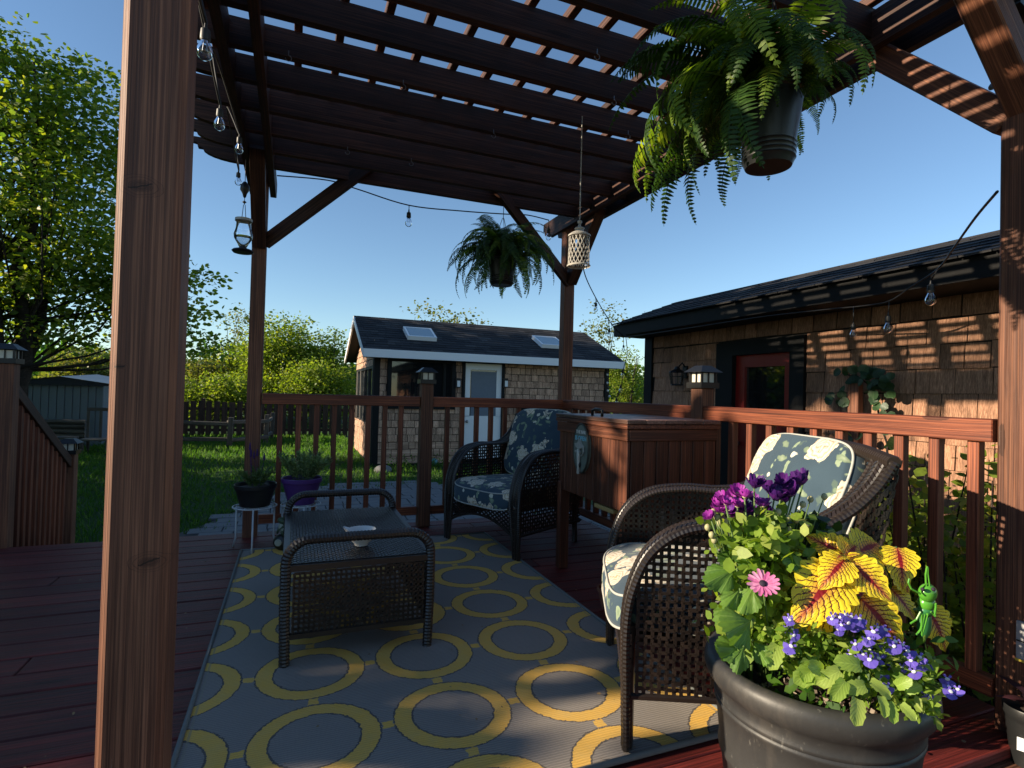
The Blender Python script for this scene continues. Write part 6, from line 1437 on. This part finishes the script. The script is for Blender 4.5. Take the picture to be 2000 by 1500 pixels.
def fern(t, c, n, Lr, mats, seed, bias=0, bdir=-.38):
    rq = random.Random(seed); ms = [frond(seed+k, a, 42, mats[k % len(mats)]) for k, a in enumerate(((1.1, -1.6), (.8, -1.75), (.5, -1.85), (1.3, -1.2), (.2, -1.8), (.9, -1.3), (1.4, -.4), (.6, -1.5), (.0, -1.7), (.3, -1.6), (1.0, -1.9), (.7, -1.1)))]
    for k in range(n):
        a = 2*math.pi*(k*.618)+rq.uniform(-.2, .2); s_ = rq.uniform(*Lr)*(1-bias*max(-.25, math.cos(a+math.pi/2-bdir))); me = ms[rq.randrange(12)]
        m = Matrix.Translation(Vector(c)+Vector((rq.uniform(-.04, .04), rq.uniform(-.04, .04), rq.uniform(-.01, .02)))) @ Matrix.Rotation(a, 4, 'Z') @ Matrix.Rotation(rq.uniform(-.15, .25), 4, 'X') @ Matrix.Rotation(rq.uniform(-.5, .5), 4, 'Y') @ Matrix.Scale(s_, 4)
        o = bpy.data.objects.new('frond', me); link(o, t, m)
def hanging_pot(t, c, r0_, r1_, h, mat, ribs=4):
    x, y, z = c; mb = MB(); P = [(0, -h), (r0_*.9, -h), (r0_*.97, -h+.012)]
    for k in range(ribs): zz = -h+.022+k*.014; P += [(r0_+.05*(zz+h)*.6, zz-.004), (r0_+.05*(zz+h)*.6+.003, zz), (r0_+.05*(zz+h)*.6, zz+.004)]
    P += [(r0_+(r1_-r0_)*.62, -h*.32), (r1_*.97, -.022), (r1_*1.03, -.018), (r1_*1.05, -.004), (r1_*1.03, 0), (r1_*.95, -.002), (r1_*.9, -.05), (0, -.05)]
    mb.lathe(P, 40, c); obj('pot', mb, mat, t, smooth=True, angle=35)
    w = MB()
    for k in range(3): a = k*2.09+.4; w.tube([(x+r1_*math.cos(a), y+r1_*math.sin(a), z), (x+.006*math.cos(a), y+.006*math.sin(a), z+.30)], .0022, 5)
    w.tube([(x, y, z+.29), (x, y, 2.405)], .0026, 5); obj('hanger', w, m_metal, t)
f1 = thing('hanging_fern', 'big bright fern in a black hanging pot under the pergola at the upper right', 'hanging plant', tuple(PD(1503, 180, 1.70)), 0, 'hanging ferns')
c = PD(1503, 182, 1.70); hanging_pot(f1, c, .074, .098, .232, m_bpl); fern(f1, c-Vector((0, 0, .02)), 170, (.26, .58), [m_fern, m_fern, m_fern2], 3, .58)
f2 = thing('hanging_fern', 'smaller dark fern in a hanging pot in front of the rear right brace', 'hanging plant', tuple(PD(980, 520, 4.0)), 0, 'hanging ferns')
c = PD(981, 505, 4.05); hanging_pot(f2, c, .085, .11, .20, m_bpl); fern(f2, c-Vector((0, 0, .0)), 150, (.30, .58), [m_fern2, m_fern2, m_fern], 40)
# ------------------------------------------------------------------ herbs on the stands
def herb(name, label, cat, c, r, h, N, mat, stemm_, size, seed, spikes=0):
    t = thing(name, label, cat, tuple(c)); rq = random.Random(seed); rgh = np.random.default_rng(seed); sm = MB(); P = []; D = []
    for k in range(34):
        a = rq.uniform(0, 6.28); q = rq.random()**.5; e = Vector(c)+Vector((math.cos(a)*r*q*1.25, math.sin(a)*r*q*1.25, h*rq.uniform(.55, 1)*(1-.25*q))); b = Vector(c)+Vector((math.cos(a)*r*q*.45, math.sin(a)*r*q*.45, 0)); mid = b.lerp(e, .5)+Vector((0, 0, .01))
        sm.tube([b, mid, e], .0012, 4)
        for j in range(N//34):
            u = rq.uniform(.15, 1); p = b.lerp(mid, u*2) if u < .5 else mid.lerp(e, u*2-1); P.append(p); D.append((e-b).normalized()*.8+Vector((rq.gauss(0, .6), rq.gauss(0, .6), rq.gauss(0, .3))))
    me = scatter('foliage', [(-.09, 0, 0), (.09, 0, 0), (.07, .6, 0), (0, 1, 0), (-.07, .6, 0)], [(0, 1, 2, 3, 4)], np.array(P), np.array(D), size*(.6+.7*rgh.random(len(P))), mat, rgh)
    tag(obj('foliage', me, mat, t), kind='stuff'); obj('stem', sm, stemm_, t)
    for k in range(spikes):
        a = rq.uniform(0, 6.28); b = Vector(c)+Vector((math.cos(a)*r*.3, math.sin(a)*r*.3, h*.4)); e = b+Vector((rq.uniform(-.03, .03), rq.uniform(-.02, .02), h*rq.uniform(.7, 1.3))); s2 = MB(); s2.tube([b, e], .0012, 4)
        for j in range(7): s2.ball(e+Vector((0, 0, .006*j)), .0075-.0006*j, 6, 4)
        obj('flower_spike', s2, m_dkvio, t)
    return t
m_herb = leafmat('grey_green_herb', (.12, .18, .08), (.22, .30, .14), .3, c=(.36, .40, .2)); m_herb2 = leafmat('dark_herb', (.06, .10, .04), (.12, .18, .07), .3)
herb('lavender_plant', 'lavender with purple spikes growing in the black planter', 'lavender', (c1.x, c1.y, .38), .085, .14, 900, m_herb2, m_stem, .028, 5, 5)
herb('herb_plant', 'bushy grey-green herb growing in the purple planter', 'herb', (c2.x, c2.y, .415), .15, .20, 3600, m_herb, m_stem, .032, 6)
# ------------------------------------------------------------------ shrub and vine right of the rail
sb = thing('leafy_shrub', 'bright leafy shrub pushing up between the side railing and the cedar wall', 'shrub', (2.7, 1.7, GZ))
rq = random.Random(8); P = []; D = []; sm = MB()
for k in range(95):
    b = Vector((rq.uniform(2.35, 3.0), rq.uniform(1.0, 2.3), GZ)); e = Vector((b.x+rq.uniform(-.25, .2), b.y+rq.uniform(-.2, .2), rq.uniform(.1, .83))); e.x = max(2.22, e.x)
    mid = b.lerp(e, .6)+Vector((0, 0, .06)); sm.tube([b, mid, e], [.005, .004, .002], 5)
    for j in range(62):
        u = rq.random()**.6; p = b.lerp(mid, u*2) if u < .5 else mid.lerp(e, u*2-1); P.append(p+Vector((rq.gauss(0, .045), rq.gauss(0, .045), rq.gauss(0, .03)))); D.append((rq.gauss(0, 1), rq.gauss(0, 1), rq.gauss(.4, .6)))
rgs = np.random.default_rng(9); me = scatter('foliage', LEAF, LEAFF, np.array(P), np.array(D), .045*(.6+.8*rgs.random(len(P))), m_bush, rgs, ups=rgs.normal(size=(len(P), 3))*.5+np.array([-.3, 0, 1])); tag(obj('foliage', me, m_bush, sb), kind='stuff'); obj('stem', sm, m_twig, sb)
vn = thing('climbing_vine', 'dark round-leaved climbing vine on the cedar wall above the rail', 'vine', (3.5, 2.4, .6))
rndl = leafmesh('leaf', leaf_grid(lambda t: .5*math.sqrt(max(0, 1-(2*t-1)**2))+.02, 8, 6, .1, .1, seed=4, scal=.1, scn=5), veinleaf('vine_leaf', (.012, .035, .012), (.03, .07, .02), .2))
sm = MB(); a = PX(1733, 868, 3.5); pts = [a, PX(1718, 820, 3.5), PX(1712, 780, 3.5), PX(1700, 750, 3.5), PX(1725, 735, 3.5)]; sm.tube([tuple(p) for p in catmull(pts, 5)], .006, 6); sm.tube([tuple(PX(1705, 758, 3.5)), tuple(PX(1680, 738, 3.5)), tuple(PX(1655, 732, 3.5))], .004, 5); sm.tube([tuple(a), tuple(a-Vector((0, 0, 1.2)))], .007, 6); obj('stem', sm, m_twig, vn)
for k in range(64):
    x_, y_ = rq.choice([(1738, 730), (1715, 745), (1725, 755), (1705, 765), (1660, 728), (1680, 735), (1712, 790), (1640, 775), (1730, 800), (1735, 855), (1690, 740), (1720, 740), (1728, 860), (1690, 850), (1650, 860)])
    p = PX(x_+rq.gauss(0, 8), y_+rq.gauss(0, 8), 3.5-rq.uniform(.0, .05)); d = Vector((rq.gauss(0, .3), rq.gauss(0, 1), rq.gauss(-.3, .8))).normalized()*rq.uniform(.045, .07); place_leaf('leaf', rndl, p, p+d, Vector((-1, rq.gauss(0, .4), .4)), vn)
# low garden plants beyond the back rail
gp_ = thing('flower_bed', 'low garden plants with small pink and white flowers beyond the back railing', 'plants', (1.0, 5.0, GZ))
P = []; D = []
for k in range(1500):
    x_, y_ = rq.choice([(1.15, 4.75), (1.5, 4.7), (.1, 4.5), (2.2, 5.2), (2.9, 6.3), (1.9, 10.1), (2.6, 10.2), (4.2, 10.1)]); P.append((x_+rq.gauss(0, .16), y_+rq.gauss(0, .12), GZ+abs(rq.gauss(0, .11))+.02)); D.append((rq.gauss(0, 1), rq.gauss(0, 1), rq.gauss(.8, .6)))
me = scatter('foliage', LEAF, LEAFF, np.array(P), np.array(D), .035*(.6+.8*rgs.random(len(P))), m_green, rgs); tag(obj('foliage', me, m_green, gp_), kind='stuff')
for k in range(26):
    x_, y_ = rq.choice([(1.15, 4.75), (1.5, 4.7), (2.2, 5.2)]); q = MB(); q.ball((0, 0, 0), .012, 7, 5); obj('flower', q, rq.choice([m_pink, m_wht, m_mag]), gp_, world=Matrix.Translation((x_+rq.gauss(0, .16), y_+rq.gauss(0, .1), GZ+.18+rq.uniform(0, .08))))
gb_ = thing('glass_ball', 'small blue glass ball in the grass near the shed corner', 'ornament', tuple(PZ(848, 905, -.3))); q = MB(); q.ball(PZ(848, 902, -.36), .07, 16, 10); obj('body', q, plain('blue_glaze', (.12, .32, .36), .15), gb_, smooth=True)
rk_ = thing('garden_rock', 'pale rock at the left foot of the cedar shed', 'rock', tuple(PZ(748, 918, GZ))); q = MB(); q.ball(PZ(748, 918, GZ+.05), .13, 12, 8, (1.2, 1, .7)); obj('body', q, m_paver, rk_, smooth=True)
# ------------------------------------------------------------------ small pot at the right edge, post plaque
q = PD(2012, 1400, 1.60); sp_ = pot('small black nursery pot with a white label at the lower right corner', q.x, q.y, -.037, .042, .060, .165, m_bpl, 'nursery_pot')
lbm = MB(); d = Vector((-q.x, -q.y, 0)).normalized(); c0 = Vector((q.x, q.y, .035)); sdv = Vector((-d.y, d.x, 0)); rot = Matrix((sdv, Vector((0, 0, 1)).cross(sdv)*-1, Vector((0, 0, 1)))).transposed()
obj('label', MB().box(c0+d*.0535+sdv*(-.012), (.030, .003, .036), rot), m_white, sp_)
dl = thing('dark_seedling', 'dark leafed young plant in the nursery pot at the right edge', 'plant', (q.x, q.y, .12)); 
dkm = leafmesh('leaf', leaf_grid(lambda t: .17*math.sin(math.pi*t)**.7, 8, 4, .1, .4, seed=2), veinleaf('burgundy_leaf', (.02, .008, .012), (.05, .015, .02), .15))
for k in range(9): a = k*.7; b = Vector((q.x, q.y, .13+.012*(k % 3))); place_leaf('leaf', dkm, b, b+Vector((math.cos(a)*.07, math.sin(a)*.07, .03+.01*(k % 3))), (0, 0, 1), dl)
mb = MB(); mb.tube([(q.x, q.y, .09), (q.x, q.y, .17)], .003, 6); obj('stem', mb, m_stem, dl)
pl = thing('post_plaque', 'small grey striped plaque with yellow lower edge on the right post', 'plaque', (2.05, .97, .3))
a = PX(1990, 1250, 2.052); z0_, z1_ = PX(1990, 1290, 2.052).z, PX(1990, 1212, 2.052).z
aabox('panel', (2.046, a.y-.05, z0_+.008), (2.055, a.y+.004, z1_), plain('grey_board', (.36, .36, .37), .6, var=.3), pl, b=0); aabox('edge_strip', (2.045, a.y-.05, z0_), (2.054, a.y+.006, z0_+.007), plain('yellow_edge', (.55, .42, .05), .5), pl, b=0)
aabox('stripe', (2.0445, a.y-.05, (z0_+z1_)/2), (2.046, a.y+.003, (z0_+z1_)/2+.004), m_black, pl, b=0)
tp_ = thing('clay_pot', 'terracotta saucer pot on the deck behind the right armchair', 'plant pot', (1.3, 2.3, 0)); q = PZ(1148, 1100, .0); mb = MB(); mb.lathe([(0, 0), (.04, 0), (.055, .08), (.062, .08), (.063, .095), (.055, .095), (.05, .07), (0, .07)], 20, (1.42, 2.25, 0)); obj('body', mb, plain('terracotta', (.28, .10, .05), .8, var=.3), tp_, smooth=True, angle=40)

# leaf litter and crumbs on the deck and rug
rg = np.random.default_rng(55); N = 260
lx = rg.uniform(-1.6, 2.0, N); ly = rg.uniform(1.0, 4.1, N)
me = scatter('leaf_litter', LEAF, LEAFF, np.stack([lx, ly, np.full(N, .016)], 1), np.concatenate([rg.normal(size=(N, 2)), rg.normal(size=(N, 1))*.12], 1), .010*(.3+rg.random(N)**2*1.6), plain('dry_leaf', (.30, .20, .10), .8, var=.5), rg, ups=rg.normal(size=(N, 3))*.2+np.array([0, 0, 1]))
tag(obj('leaf_litter', me, me.materials[0]), 'tiny dry leaf bits scattered on the deck and rug', 'litter', kind='stuff')
